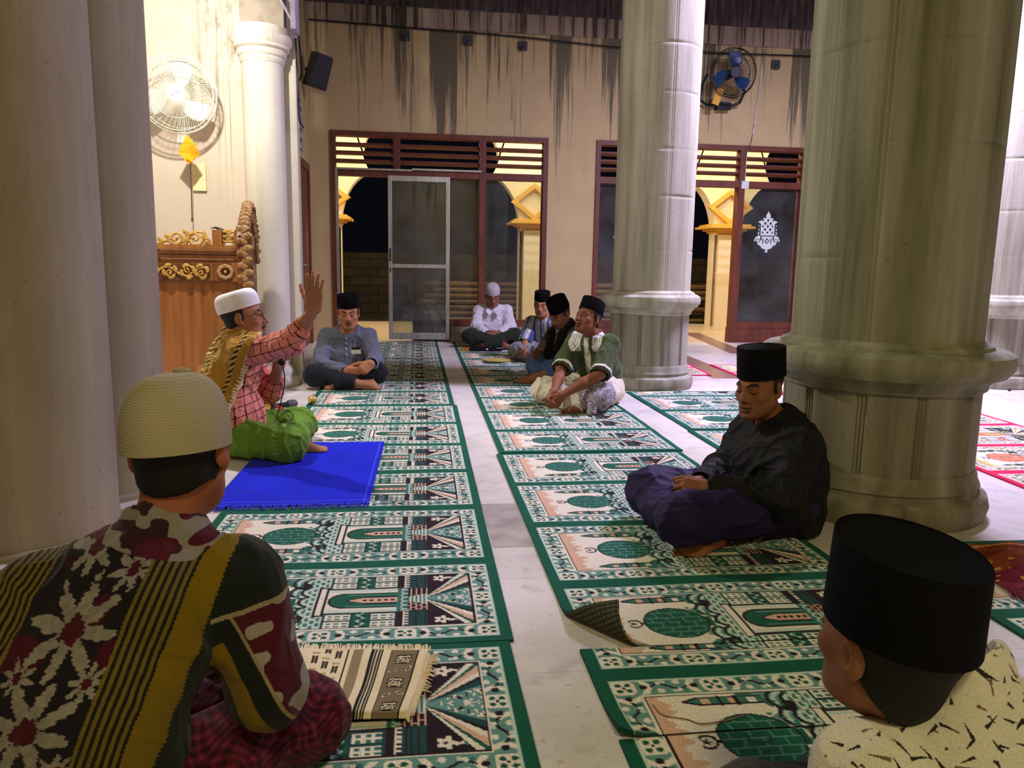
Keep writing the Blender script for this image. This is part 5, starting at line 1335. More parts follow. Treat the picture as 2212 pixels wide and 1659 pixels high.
def solid(c, var=.10, fr=14):
    def f(V, s): return s2l(c) * (1 + var * wob(V, fr, 2, 4)[:, None] * .6)
    return f
def std_joints(P, pel, hipw=.09):
    J = P
    return J
def JJ(pel, neck, shR, shL, knR, knL, anR, anL, f, s, elR=None, elL=None, wrR=None, wrL=None, waist=None, chest=None):
    f = nrm(A(f[0], f[1], 0)); r = A(f[1], -f[0], 0); pel, neck = A(*pel), A(*neck); shR, shL = A(*shR), A(*shL)
    m = (shR + shL) / 2
    J = dict(pelvis=pel, neck=neck, shR=shR, shL=shL, knR=A(*knR), knL=A(*knL), anR=A(*anR), anL=A(*anL))
    J['waist'] = A(*waist) if waist else pel * .62 + neck * .38 - f * .03 * s
    J['chest'] = A(*chest) if chest else pel * .28 + m * .72 - f * .015 * s
    J['hipR'] = pel + r * .09 * s + A(0, 0, -.01); J['hipL'] = pel - r * .09 * s + A(0, 0, -.01)
    for k, v in (('elR', elR), ('elL', elL), ('wrR', wrR), ('wrL', wrL)):
        if v is not None: J[k] = A(*v)
    return J
UP = ['shR', 'shL', 'elR', 'elL', 'wrR', 'wrL', 'pelvis', 'neck', 'waist', 'chest']
LG = ['pelvis', 'hipR', 'hipL', 'knR', 'knL', 'anR', 'anL']
def bb(p, keys, pad, extra=()):
    pts = [p.J[k] + p.off for k in keys if k in p.J] + [A(*e) for e in extra]; lo, hi = bbox(pts, pad); lo[2] = -.02; return lo, hi
def shirt(p, mat, col, name='shirt', pad=.21, h=None, fold=(.007, 20), smooth=2, post=None, sub=0, **kw):
    lo, hi = bb(p, UP, pad * p.sc); return p.cloth(name, bind(shirt_b(**kw), p), mat, col, lo, hi, h=h, fold=fold, smooth=smooth, post=post, sub=sub)
def legs(p, mat, col, name='trousers', pad=.19, h=None, fold=(.006, 20), smooth=2, **kw):
    lo, hi = bb(p, LG, pad * p.sc); return p.cloth(name, bind(legs_b(**kw), p), mat, col, lo, hi, h=h, fold=fold, smooth=smooth)
HAIR_STD = lambda x, y, z: np.maximum(np.maximum(y - .052 + .0 * x, -.075 - z + .035 * ss(-.08, -.02, y)), np.where(np.abs(x) > .045, (y - .026) + np.maximum(0, -(z - .006)) * 1.6, -1.))
def buttons(p, pts, mat, r=.006):
    for q in pts: MB().ball(A(*q) - p.off, r, 8).obj('button', mat, p.e, smooth=60)
def arm_uv(V, a, b):
    d = b - a; L = np.linalg.norm(d); d = d / L; t = (V - a) @ d; q = V - a - t[:, None] * d
    u = nrm(np.cross(d, A(0, 0, 1) if abs(d[2]) < .9 else A(1, 0, 0))); w = np.cross(d, u)
    return t, np.arctan2(q @ w, q @ u), np.linalg.norm(q, axis=1)
MBTN = mat_noise('pearl_button', rgb(200, 200, 200), rgb(225, 225, 222), 40, .3, 0)
# ---------------------------------------------------------------- the speaker
s = 1.10; f = (.95, .30)
p = Person('person', 'man in white cap, mustard shawl and pink checked shirt raising an arm', (-.98, 4.36),
    JJ((-1.02, 4.37, .115), (-.965, 4.39, .625), (-.90, 4.21, .585), (-.985, 4.56, .565), (-.69, 4.10, .10), (-.71, 4.66, .105), (-.72, 4.42, .06), (-.70, 4.33, .06), f, s,
       (-.645, 4.00, .668), (-.86, 4.58, .31), (-.512, 3.90, .838), (-.79, 4.44, .475), waist=(-1.075, 4.37, .30), chest=(-1.0, 4.38, .50)),
    ((-.955, 4.36, .775), .10, .10, 0), f, s, skin=(176, 122, 94), h=.0042, zfloor=.021)
p.body(mouth=.8, hands=[((-.508, 3.895, .845), (.04, -.03, 1), (-1, .25, .1), 'R', dict(curl=(.12, .15, .1), spread=.10, thumb=.75, tcurl=.15)),
    ((-.788, 4.44, .478), (.25, -.25, .93), (-.5, -.8, .1), 'L', dict(curl=(1.0, 1.1, .6), thumb=.7, tcurl=.6))],
    feet=[((-.655, 4.30, .066), (-.46, 4.26, .056), (0, -.45, 1)), ((-.70, 4.45, .06), (-.62, 4.30, .05), (0, 0, 1))],
    o=dict(eyes='open', stache=.9, beard=.75, lip=(104, 56, 52)))
p.hair(lambda x, y, z: np.maximum(np.maximum(y - .035, -.070 - z + .03 * ss(-.08, -.03, y)), np.where(np.abs(x) > .045, (y - .012) + np.maximum(0, -(z + .01)) * .8, -1.)), col=(34, 32, 32))
p.skullcap(mat_noise('white_cotton', rgb(226, 226, 230), rgb(242, 242, 246), 20, .85, .2), base=.040, h=.092, a=.087, b=.107, tilt=.20, knob=0, sq=.30)
g = MB()
for q in (-1, 1):
    g.tube([(q * .034 + .019 * math.cos(t), .098 - .10 * abs(q * .019 * math.cos(t)) * .3, -.002 + .014 * math.sin(t)) for t in np.linspace(0, 2 * PI, 20, endpoint=False)], .0016, 6, closed=True)
    g.tube([(q * .053, .094, .004), (q * .072, .05, .004), (q * .080, -.01, .004), (q * .078, -.02, -.008)], .0016, 6)
g.tube([(-.015, .100, .002), (0, .103, .006), (.015, .100, .002)], .0016, 6)
p.place(g, 'glasses', M['dkgrey'], 60)
J = p.J
def ck(V, s_):
    C = np.empty_like(V); C[:] = s2l((232, 140, 126)); lines = np.zeros(len(V), bool); J = s_.J
    tR, aR, rR = arm_uv(V, J['shR'], J['elR']); tL, aL, rL = arm_uv(V, J['shL'], J['elL']); t2, a2, r2 = arm_uv(V, J['elR'], J['wrR']); t3, a3, r3 = arm_uv(V, J['elL'], J['wrL'])
    i = np.argmin(np.stack([np.where((tR > .05), rR, 9), np.where(t2 > 0, r2, 9), np.where((tL > .06), rL, 9), np.where(t3 > 0, r3, 9), np.full(len(V), .098)]), 0)
    per = .052
    for k, (t, a) in enumerate(((tR, aR), (t2, a2), (tL, aL), (t3, a3))):
        m = i == k; lines |= m & ((np.abs(np.mod(t, per) - per / 2) < .0026) | (np.abs(np.mod(a * .062, per) - per / 2) < .0026))
    m = i == 4; th = np.arctan2(V[:, 1] - J['waist'][1], V[:, 0] - J['waist'][0] - .1 * V[:, 2] * 0) * .15
    lines |= m & ((np.abs(np.mod(V[:, 2] - .25 * (V[:, 0]), per) - per / 2) < .0026) | (np.abs(np.mod(th, per * .9) - per * .45) < .0028))
    C = C * (1 + .08 * wob(V, 18, 2, 3)[:, None]); tint = ss(-.2, .6, wob(V, 9, 6, 3))[:, None]; C = C * (1 - .35 * tint) + s2l((236, 150, 108)) * .35 * tint
    C[lines] = s2l((58, 22, 28)); return C
shirt(p, MCLOTH, ck, fold=(.007, 18), puff=1.04, hem=-.0, cuff=.50, body=1.0, low=.03)
legs(p, MCLOTH, lambda V, s_: s2l((100, 142, 40)) * (1 + .12 * wob(V, 16, 2, 4)[:, None]) * np.where((np.abs(V[:, 0:1] - .235) < .012) & (np.abs(np.mod(V[:, 2:3], .022) - .011) < .003), 1.9, 1.), 'sarong', drape=True, r=1.10, fold=(.008, 15), k=.05)
def shawl(S, J, s):
    fl = (p.f, 1.30)
    S.rc(J['pelvis'] + A(-.02, 0, .12), J['waist'], .185 * s, .185 * s, .06, flat=fl); S.rc(J['waist'], J['chest'], .188 * s, .182 * s, .06, flat=fl)
    S.rc(J['shL'], J['shR'], .088 * s, .088 * s, .07); S.rc(J['shR'], J['shR'] + (J['elR'] - J['shR']) * .22, .088 * s, .084 * s, .06); S.rc(J['chest'], J['neck'] - A(0, 0, .01), .15 * s, .088 * s, .06, flat=(p.f, 1.2))
    S.rc(J['neck'] - A(0, 0, .02), J['neck'] + A(-.02, 0, .035), .09 * s, .084 * s, .02)
    S.rc(J['neck'] + A(.02, 0, .0), J['neck'] + A(.07, .0, .16), .064 * s, .085 * s, .01, 's')
    S.cut(lambda x, y, z: np.maximum((x - (.098 + .42 * (z - .58))) + .16 * np.maximum(y, 0) , (.30 - .62 * (x + .18)) - z + .25 * np.maximum(0, y - .05)))
def shc(V, s_):
    C = np.empty_like(V); C[:] = s2l((176, 132, 40)); x, y, z = V.T
    d = (.098 + .42 * (z - .58)) - x; t = z * 1.0 - x * .4 + y * .3
    b = (d > .055) & (d < .075); C[b & (np.mod(t, .024) < .013)] = s2l((54, 44, 26)); C[b & (np.mod(t + .008, .024) < .006)] = s2l((226, 206, 150))
    w = (d > .17) & (d < .25) & (z > .38); k = np.mod(t + .3 * np.sin(d * 60) * .05, .026) < .011; C[w & k & (np.mod(d, .026) < .017)] = s2l((232, 214, 150)); C[w & (d > .20) & (np.mod(t * 1.3, .03) < .008) & (z > .5)] = s2l((70, 62, 40))
    C[(d < .006)] = s2l((222, 200, 140))
    C[(np.abs(d - .15) < .022) & (z > .22) & (z < .33)] = s2l((206, 176, 96))
    return C * (1 + .10 * wob(V, 15, 3, 4)[:, None])
lo, hi = bb(p, ['shR', 'shL', 'pelvis', 'neck', 'waist', 'chest'], .28)
p.cloth('shawl', shawl, MCLOTH, shc, lo, hi, fold=(.012, 15), smooth=2)
tb = MB()
for k in range(22):
    z = .60 - .36 * k / 21; x = .100 + .42 * (z - .58); y = -.215 + .02 * math.sin(k) if z > .3 else -.2
    tb.tube([(x - .012, y - .01 + .05 * max(0, z - .5), z), (x + .014, y - .012 + .05 * max(0, z - .5), z - .010)], [.005, .0035], 5)
tag(tb.obj('tassels', mat_noise('cream_tassel', rgb(224, 206, 160), rgb(240, 226, 190), 30, .9), p.e, smooth=60), kind='stuff')
microphone('microphone', 'black microphone held upright in the left fist of the man in the white cap', (-.755, 4.385, .50), (-.775, 4.36, .675))
cable('microphone_cable', 'thin black microphone cable hanging from the fist of the man in the white cap', [(-.755, 4.385, .50), (-.742, 4.37, .40), (-.775, 4.33, .24), (-.772, 4.25, .225), (-.74, 4.2, .21), (-.70, 4.22, .212), (-.69, 4.3, .215), (-.72, 4.42, .22), (-.77, 4.55, .20), (-.86, 4.8, .03), (-1.0, 5.25, .012)], .0035)
# ---------------------------------------------------------------- man in grey
s = 1.15; f = (.12, -1)
p = Person('person', 'man in grey collarless shirt and black cap sitting cross-legged', (-.61, 6.8),
    JJ((-.62, 6.95, .12), (-.612, 6.90, .475), (-.792, 6.91, .425), (-.436, 6.90, .427), (-.865, 6.60, .125), (-.345, 6.64, .14), (-.52, 6.50, .075), (-.70, 6.52, .06), f, s,
       (-.85, 6.76, .195), (-.365, 6.78, .225), (-.60, 6.53, .165), (-.385, 6.53, .235), waist=(-.615, 7.0, .26), chest=(-.613, 6.95, .36)),
    ((-.600, 6.85, .648), -PI / 2 + .06, -.16, -.03), f, s, skin=(179, 122, 88), h=.005)
p.body(hands=[((-.605, 6.535, .165), (.95, -.25, -.05), (.1, -.25, 1), 'R', dict(curl=(.5, .6, .4), thumb=.6)), ((-.383, 6.533, .235), (-.65, -.35, -.45), (-.55, .1, .8), 'L', dict(curl=(.8, .9, .5), thumb=.5, tcurl=.5))],
    feet=[((-.52, 6.50, .07), (-.30, 6.47, .075), (0, -.9, .35)), ((-.7, 6.55, .06), (-.55, 6.62, .05), (0, 0, 1))], o=dict(eyes='closed', stache=.25))
p.hair(HAIR_STD, grow=.0035); p.peci(MPECI, h=.092, base=.046, tilt=-.03)
def greyc(V, s_):
    C = s2l((104, 110, 124)) * (1 + .08 * wob(V, 16, 2, 4)[:, None]); x = V[:, 0] + .004; fr = V[:, 1] < .02
    C[fr & (np.abs(np.abs(x) - .022) < .0025) & (V[:, 2] > .15)] *= .6; return C
shirt(p, MCLOTH, greyc, hem=-.02, fold=(.007, 16), puff=1.10, body=1.0, collar=False, neckr=.066)
legs(p, MCLOTH, solid((30, 33, 40)), drape=False, r=1.08)
pk = MB().box((.055, -.245, .315), (.135, -.238, .35), R=Rx(.25), c=(.09, -.24, .33)); pk.obj('pocket_paper', mat_noise('white_paper', rgb(214, 214, 206), rgb(228, 228, 220), 20, .7, 0), p.e)
MB().box((.06, -.243, .35), (.13, -.236, .375), R=Rx(.25), c=(.09, -.24, .33)).obj('pocket_phone', M['black'], p.e, bevel=.003)
buttons(p, [(-.615, 6.775, .425), (-.613, 6.74, .385), (-.611, 6.72, .34), (-.608, 6.71, .29)], MBTN, .006)
# ---------------------------------------------------------------- man in white, far
s = 1.2; f = (0, -1)
p = Person('person', 'man in white shirt and pale knitted cap sitting at the far end', (1.02, 10.2),
    JJ((1.03, 10.40, .13), (1.02, 10.32, .525), (.848, 10.33, .475), (1.212, 10.33, .475), (.69, 10.0, .155), (1.30, 10.0, .165), (1.12, 9.93, .075), (.88, 9.92, .065), f, s,
       (.795, 10.22, .27), (1.26, 10.22, .275), (.91, 10.02, .185), (1.09, 10.02, .185)),
    ((1.013, 10.235, .685), -PI / 2 - .02, -.38, 0), f, s, skin=(158, 106, 81), h=.007)
p.body(hands=[((.905, 10.02, .185), (.62, -.55, -.35), (.2, -.3, .9), 'R', dict(curl=(.5, .5, .4))), ((1.095, 10.02, .185), (-.72, -.5, -.25), (-.2, -.3, .9), 'L', dict(curl=(.45, .5, .4)))], feet=[((1.12, 9.95, .07), (1.3, 10.02, .055), (0, 0, 1)), ((.88, 9.95, .065), (.72, 10.05, .05), (0, 0, 1))], o=dict(eyes='closed'))
p.hair(HAIR_STD, grow=.0035); p.skullcap(mat_knit('pale_knit', rgb(160, 158, 158), rgb(206, 204, 204)), base=.032, h=.105, knob=0)
def whc(V, s_):
    C = s2l((226, 224, 226)) * (1 + .04 * wob(V, 16, 2, 4)[:, None]); C[(V[:, 1] < .05) & (np.abs(np.abs(V[:, 0]) - .016) < .004) & (V[:, 2] > .12)] *= .82; return C
shirt(p, MCLOTH, whc, hem=-.02, fold=(.008, 15), puff=1.12)
cl = MB()
for q in (-1, 1): cl.add([(q * .015, -.02, .475), (q * .085, .03, .53), (q * .10, -.035, .475), (q * .055, -.065, .425), (q * .015, -.03, .465), (q * .085, .04, .52), (q * .10, -.025, .465), (q * .055, -.055, .415)], [(0, 1, 2, 3), (7, 6, 5, 4), (0, 3, 7, 4), (1, 0, 4, 5), (2, 1, 5, 6), (3, 2, 6, 7)])
cl.obj('collar', mat_noise('white_collar', rgb(224, 222, 224), rgb(236, 234, 236), 20, .85, .05), p.e)
legs(p, MCLOTH, solid((44, 52, 40)), drape=False, r=1.1, h=.007)
# ---------------------------------------------------------------- man in striped shirt
s = 1.12; f = (-.6, -.8)
p = Person('person', 'man in blue and white striped shirt and black cap', (1.45, 8.7),
    JJ((1.56, 8.88, .12), (1.475, 8.76, .475), (1.335, 8.86, .42), (1.62, 8.66, .42), (1.14, 8.60, .125), (1.36, 8.33, .125), (1.3, 8.38, .06), (1.2, 8.5, .06), f, s,
       (1.25, 8.72, .215), (1.56, 8.46, .215), (1.215, 8.47, .145), (1.29, 8.40, .125)),
    ((1.435, 8.70, .645), -1.95, -.16, .05), f, s, skin=(176, 122, 90), h=.006)
p.body(hands=[((1.215, 8.475, .145), (-.3, -.75, -.35), (-.8, 0, .5), 'R', dict(curl=(.9, .8, .5))), ((1.285, 8.40, .125), (-.85, -.3, -.25), (-.3, 0, .9), 'L', dict(curl=(.6, .7, .4)))], feet=[((1.3, 8.40, .06), (1.45, 8.45, .05), (0, 0, 1))], o=dict(eyes='closed'))
p.hair(HAIR_STD, grow=.0035); p.peci(MPECI, h=.088, base=.05, tilt=-.06)
def strc(V, s_):
    r_ = s_.r; u = (V - (s_.J['chest'])) @ r_; C = np.empty_like(V); C[:] = s2l((176, 178, 174)); q = np.mod(u + .125, .088); ful = np.abs(u) < .24
    C[ful & (q > .008) & (q < .042)] = s2l((150, 166, 196)); C[ful & (q > .026) & (q < .048)] = s2l((66, 78, 128)); C[ful & (q > .062) & (q < .072)] = s2l((206, 208, 206)); return C * (1 + .07 * wob(V, 16, 2, 3)[:, None])
shirt(p, MCLOTH, strc, hem=-.02, sleeve='short', fold=(.008, 18), puff=1.08)
def batik(dark, light, sc_=26):
    def g_(V, s_):
        a = np.sin(V[:, 0] * sc_ * 2 + 2 * np.sin(V[:, 2] * sc_)) + np.sin((V[:, 1] + V[:, 2]) * sc_ * 2.2 + 2 * np.sin(V[:, 0] * sc_ * .9)); C = np.empty_like(V); C[:] = s2l(light); b = np.mod(a * 1.6, 1); C[b < .42] = s2l(dark); C[(b > .5) & (b < .62)] = s2l(tuple((np.array(dark) + np.array(light)) / 2)); return C
    return g_
legs(p, MCLOTH, batik((58, 58, 60), (168, 170, 170)), 'sarong', drape=True, r=1.08)
# ---------------------------------------------------------------- man in jeans
s = 1.12; f = (-.85, -.5)
p = Person('person', 'man in dark jacket, black scarf and jeans bowing his head', (1.4, 7.1),
    JJ((1.50, 7.25, .125), (1.415, 7.16, .50), (1.345, 7.33, .43), (1.50, 7.0, .44), (1.13, 7.12, .15), (1.23, 6.86, .13), (1.13, 6.84, .065), (1.3, 7.0, .06), f, s,
       (1.22, 7.30, .245), (1.335, 6.84, .235), (1.17, 7.12, .245), (1.175, 6.80, .115), chest=(1.46, 7.19, .37)),
    ((1.345, 7.10, .645), -2.60, -.58, .12), f, s, skin=(165, 108, 77), h=.005)
p.body(hands=[((1.17, 7.12, .25), (-.75, -.5, -.12), (-.2, -.2, .9), 'R', dict(curl=(.6, .6, .4))), ((1.172, 6.80, .112), (-.55, .05, -.65), (-.6, -.1, .6), 'L', dict(curl=(.5, .5, .3)))],
    feet=[((1.09, 6.85, .062), (.88, 6.87, .055), (0, -.5, 1))], o=dict(eyes='closed', stubble=.35))
p.hair(lambda x, y, z: np.maximum(np.maximum(y - .045, -.045 - z), np.where(np.abs(x) > .045, (y - .024) + np.maximum(0, -(z + .0)) * .9, -1.)), grow=.003, col=(58, 48, 44)); p.peci(MPECI, h=.098, base=.040, tilt=-.05)
def jkc(V, s_):
    u = (V - s_.J['chest']) @ s_.r; fr = (V - s_.J['chest']) @ s_.f; C = np.empty_like(V); C[:] = s2l((74, 72, 72)); C[(np.abs(u) < .075) & (fr > 0)] = s2l((206, 194, 188)); 
    t, a, r = arm_uv(V, s_.J['elR'], s_.J['wrR']); t2, a2, r2 = arm_uv(V, s_.J['shR'], s_.J['elR']); m = np.minimum(r, np.where(t2 > .12, r2, 9)) < .085
    C[m] = batik((50, 50, 50), (150, 146, 138), 30)(V[m], s_); return C
shirt(p, MCLOTH, jkc, name='jacket', hem=-.02, sleeve='elbow', fold=(.009, 18), puff=1.1)
legs(p, MCLOTH, lambda V, s_: s2l((82, 110, 160)) * (1 + .16 * wob(V, 14, 2, 4)[:, None]), 'jeans', drape=False, r=1.14, hemk=.80)
def scarf(S, J, s):
    n = J['neck']; fw = p.f; r = p.r
    for q in (-1, 1):
        a = n - fw * .06 + r * q * .0 + A(0, 0, .05); b = n + r * q * .085 + A(0, 0, .03) - fw * .01; c = n + r * q * .075 + fw * .115 - A(0, 0, .06); d = n + r * q * .06 + fw * .17 - A(0, 0, .30)
        S.rc(a, b, .036 * s, .034 * s, .02); S.rc(b, c, .034 * s, .034 * s, .02); S.rc(c, d, .034 * s, .038 * s, .02)
lo, hi = bb(p, ['neck', 'chest'], .30); p.cloth('scarf', scarf, MCLOTH, solid((24, 22, 24), .2), lo, hi, fold=(.006, 26))
# ---------------------------------------------------------------- man in green
s = 1.07; f = (-.65, -.76)
p = Person('person', 'man in green shirt with white trim and pale sarong looking up', (1.35, 5.75),
    JJ((1.475, 5.97, .12), (1.36, 5.76, .545), (1.245, 5.88, .495), (1.455, 5.60, .50), (.985, 5.78, .125), (1.345, 5.44, .135), (1.22, 5.46, .055), (1.12, 5.6, .055), f, s,
       (1.10, 5.68, .30), (1.34, 5.42, .30), (1.0, 5.43, .165), (1.05, 5.36, .155), chest=(1.40, 5.83, .39), waist=(1.455, 5.93, .27)),
    ((1.305, 5.71, .690), -2.50, .30, -.02), f, s, skin=(138, 86, 59), h=.0045)
p.body(hands=[((1.0, 5.435, .168), (-.25, -.5, -.8), (-.8, -.3, .35), 'R', dict(curl=(.6, .8, .5), spread=.05)), ((1.045, 5.365, .155), (-.55, -.1, -.75), (-.5, -.4, .6), 'L', dict(curl=(.7, .9, .5), spread=.05))],
    feet=[((1.25, 5.46, .055), (1.12, 5.38, .052), (.2, -.6, 1)), ((1.15, 5.62, .055), (1.26, 5.56, .05), (0, 0, 1))], o=dict(eyes='open', stache=.35, beard=.5, lip=(100, 58, 52)))
p.hair(HAIR_STD, grow=.0035); p.peci(MPECI, h=.092, base=.046, tilt=.12)
def grc(V, s_):
    J = s_.J; d = V - J['chest']; u = d @ s_.r; fr = d @ s_.f; z = V[:, 2]; C = s2l((74, 86, 54)) * (1 + .10 * wob(V, 16, 2, 4)[:, None])
    front = fr > .02
    C[front & (np.abs(u) < .023) & (z > .19)] = s2l((206, 200, 178))
    zz = z + .10 * np.abs(u)
    yk = (fr > -.02) & (z > .435) & (np.abs(u) > .055) & (np.abs(u) < .15 - .9 * (.50 - z).clip(0)); st = np.mod(np.abs(u) * 1.2 + z * .35, .030) < .006
    C[yk] = s2l((226, 230, 222)); C[yk & st] = s2l((96, 104, 96))
    C[(np.linalg.norm(V - J['neck'] - A(0, 0, .02), axis=1) < .080) & (z > J['neck'][2] - .01)] = s2l((222, 222, 210))
    pk = front & (np.abs(u + .085) < .042); C[pk & (np.abs(z - .335 + 2.5 * (u + .085) ** 2 * 4) < .005)] = s2l((226, 226, 220)); C[pk & (np.abs(z - .31 + 10 * (u + .085) ** 2) < .004)] = s2l((226, 226, 220)); C[pk & (z > .34) & (z < .40)] = s2l((48, 58, 40))
    for a, b in (('shR', 'elR'), ('shL', 'elL')):
        t, an, r = arm_uv(V, J[a], J[b]); L = np.linalg.norm(J[b] - J[a]); C[(t > L * .93 - .016) & (r < .12) & (t < L * 1.05) & (z > .2)] = s2l((226, 224, 210)); C[(t > L * .93 + .004) & (r < .12) & (t < L * 1.05) & (z > .2)] = s2l((60, 66, 48))
    return C
shirt(p, MCLOTH, grc, hem=-.03, sleeve='short', fold=(.008, 18), puff=1.12)
def wsar(V, s_):
    C = s2l((222, 214, 192)) * (1 + .05 * wob(V, 16, 2, 4)[:, None]); L = (np.linalg.norm((V - s_.J['knL']) * A(1, 1, .9), axis=1) < .19 + .02 * wob(V, 20, 4, 3)) & (V[:, 0] > -.16) & (V[:, 1] < -.17)
    b = batik((118, 108, 122), (196, 188, 200), 17)(V, s_); C[L] = b[L]; mid = (np.abs((V - s_.J['chest']) @ s_.r) < .07) & (V[:, 2] < .26) & (V[:, 2] > .12) & (np.linalg.norm(V[:, :2] - s_.J['waist'][:2], axis=1) < .32); C[mid] = s2l((52, 50, 52)); return C
def wleg(S, J, s):
    bind(legs_b(drape=True, r=1.14, k=.05), p)(S, J, s)
    S.rc(J['knL'] + A(-.06, -.07, .0), J['knL'] + A(-.085, -.10, -.11), .04 * s, .03 * s, .04)
lo, hi = bb(p, LG, .21); p.cloth('sarong', wleg, MCLOTH, wsar, lo, hi, fold=(.009, 18), smooth=2)
# ---------------------------------------------------------------- man in black
s = 1.08; f = (-.99, -.14)
p = Person('person', 'man in a black shirt and purple sarong leaning against the massive column', (1.4, 2.95),
    JJ((1.515, 2.95, .125), (1.50, 3.00, .435), (1.50, 3.17, .375), (1.525, 2.82, .38), (.985, 3.03, .14), (.985, 2.63, .15), (1.09, 2.72, .06), (1.14, 2.90, .06), f, s,
       (1.335, 3.12, .185), (1.42, 2.69, .195), (1.155, 2.90, .20), (1.135, 2.77, .215), chest=(1.535, 2.98, .33), waist=(1.55, 2.96, .23)),
    ((1.425, 2.99, .592), -2.60, -.10, .0), f, s, skin=(151, 99, 68), h=.0036)
p.body(hands=[((1.155, 2.905, .20), (-.95, -.2, -.1), (.1, -.35, .9), 'R', dict(curl=(.5, .6, .4), thumb=.5)), ((1.14, 2.775, .215), (-.97, .15, .02), (.2, .5, .75), 'L', dict(curl=(.7, 1.0, .6), thumb=.5, tcurl=.5))],
    feet=[((1.13, 2.68, .062), (.97, 2.575, .05), (-.2, -.4, 1)), ((1.14, 2.9, .06), (1.0, 2.86, .05), (0, 0, 1))], o=dict(eyes='closed', stubble=.15, lip=(124, 78, 62)))
p.hair(lambda x, y, z: np.maximum(np.maximum(y - .03, -.04 - z), np.where(np.abs(x) > .045, (y - .015) + np.maximum(0, -(z + .0)) * .9, -1.)), grow=.0025, col=(56, 44, 36)); p.peci(mat_noise('black_velvet_cap', rgb(9, 9, 11), rgb(18, 18, 21), 200, .85, .2, spec=.1), h=.118, base=.040, tilt=-.02, top=.99, a=.086, b=.104)
shirt(p, MSATIN, lambda V, s_: s2l((17, 18, 22)) * (1 + .25 * wob(V, 14, 2, 4)[:, None]).clip(.5), hem=-.02, fold=(.010, 14), puff=1.22, k=.08, body=1.04, cuff=.90, skirt=.19, low=.06)
legs(p, MSATIN, lambda V, s_: s2l((36, 24, 72)) * (1 + .22 * wob(V, 12, 2, 4)[:, None]), 'sarong', drape=True, r=1.10, fold=(.009, 14), k=.05, hemk=.80)

# ---------------------------------------------------------------- man in woven striped shirt, near left
s = 1.06; f = (.22, .97)
p = Person('person', 'man seen from behind in black and gold flowered shirt and knitted skullcap', (-.5, 1.4),
    JJ((-.60, 1.33, .13), (-.468, 1.42, .575), (-.332, 1.40, .485), (-.665, 1.37, .470), (-.235, 1.56, .105), (-.93, 1.72, .14), (-.55, 1.80, .06), (-.55, 1.72, .06), f, s,
       (-.288, 1.40, .268), (-.765, 1.42, .27), (-.34, 1.66, .18), (-.66, 1.70, .18), waist=(-.60, 1.30, .30), chest=(-.525, 1.36, .42)),
    ((-.440, 1.455, .722), 1.48, -.18, .06), f, s, skin=(158, 95, 68), h=.004)
p.body(hands=[((-.34, 1.66, .18), (-.7, .6, -.1), (0, .3, .9), 'R', dict(curl=(.5, .5, .4))), ((-.66, 1.70, .18), (.7, .6, -.1), (0, .3, .9), 'L', dict(curl=(.5, .5, .4)))], feet=[((-.55, 1.8, .06), (-.72, 1.85, .05), (0, 0, 1))], o={})
p.hair(lambda x, y, z: np.maximum(np.maximum(y - .040, -.085 - z + .03 * ss(-.09, -.03, y)), np.where(np.abs(x) > .045, (y - .008) + np.maximum(0, -(z + .02)) * .8, -1.)), grow=.005)
p.skullcap(mat_knit('sand_knit', rgb(148, 140, 114), rgb(168, 160, 132), 420), base=.004, h=.132, a=.088, b=.106, tilt=.10, knob=.008, sq=.62)
def flower(u, w, cu, cw, R, seed, C, m):
    r = np.hypot(u - cu, w - cw); th = np.arctan2(w - cw, u - cu); n = vnoise(u * 130, w * 130, seed)
    pet = R * (.66 + .30 * np.cos(8 * th + seed) + .30 * (n - .5)); q = m & (r < pet); C[q] = s2l((126, 122, 114)) * (.8 + .4 * n[q, None]); C[m & (r < R * .27 * (.7 + .6 * n))] = s2l((66, 14, 28))
    C[q & (np.abs(np.cos(4 * th + seed / 2)) < .10) & (r > R * .4)] = s2l((40, 28, 36))
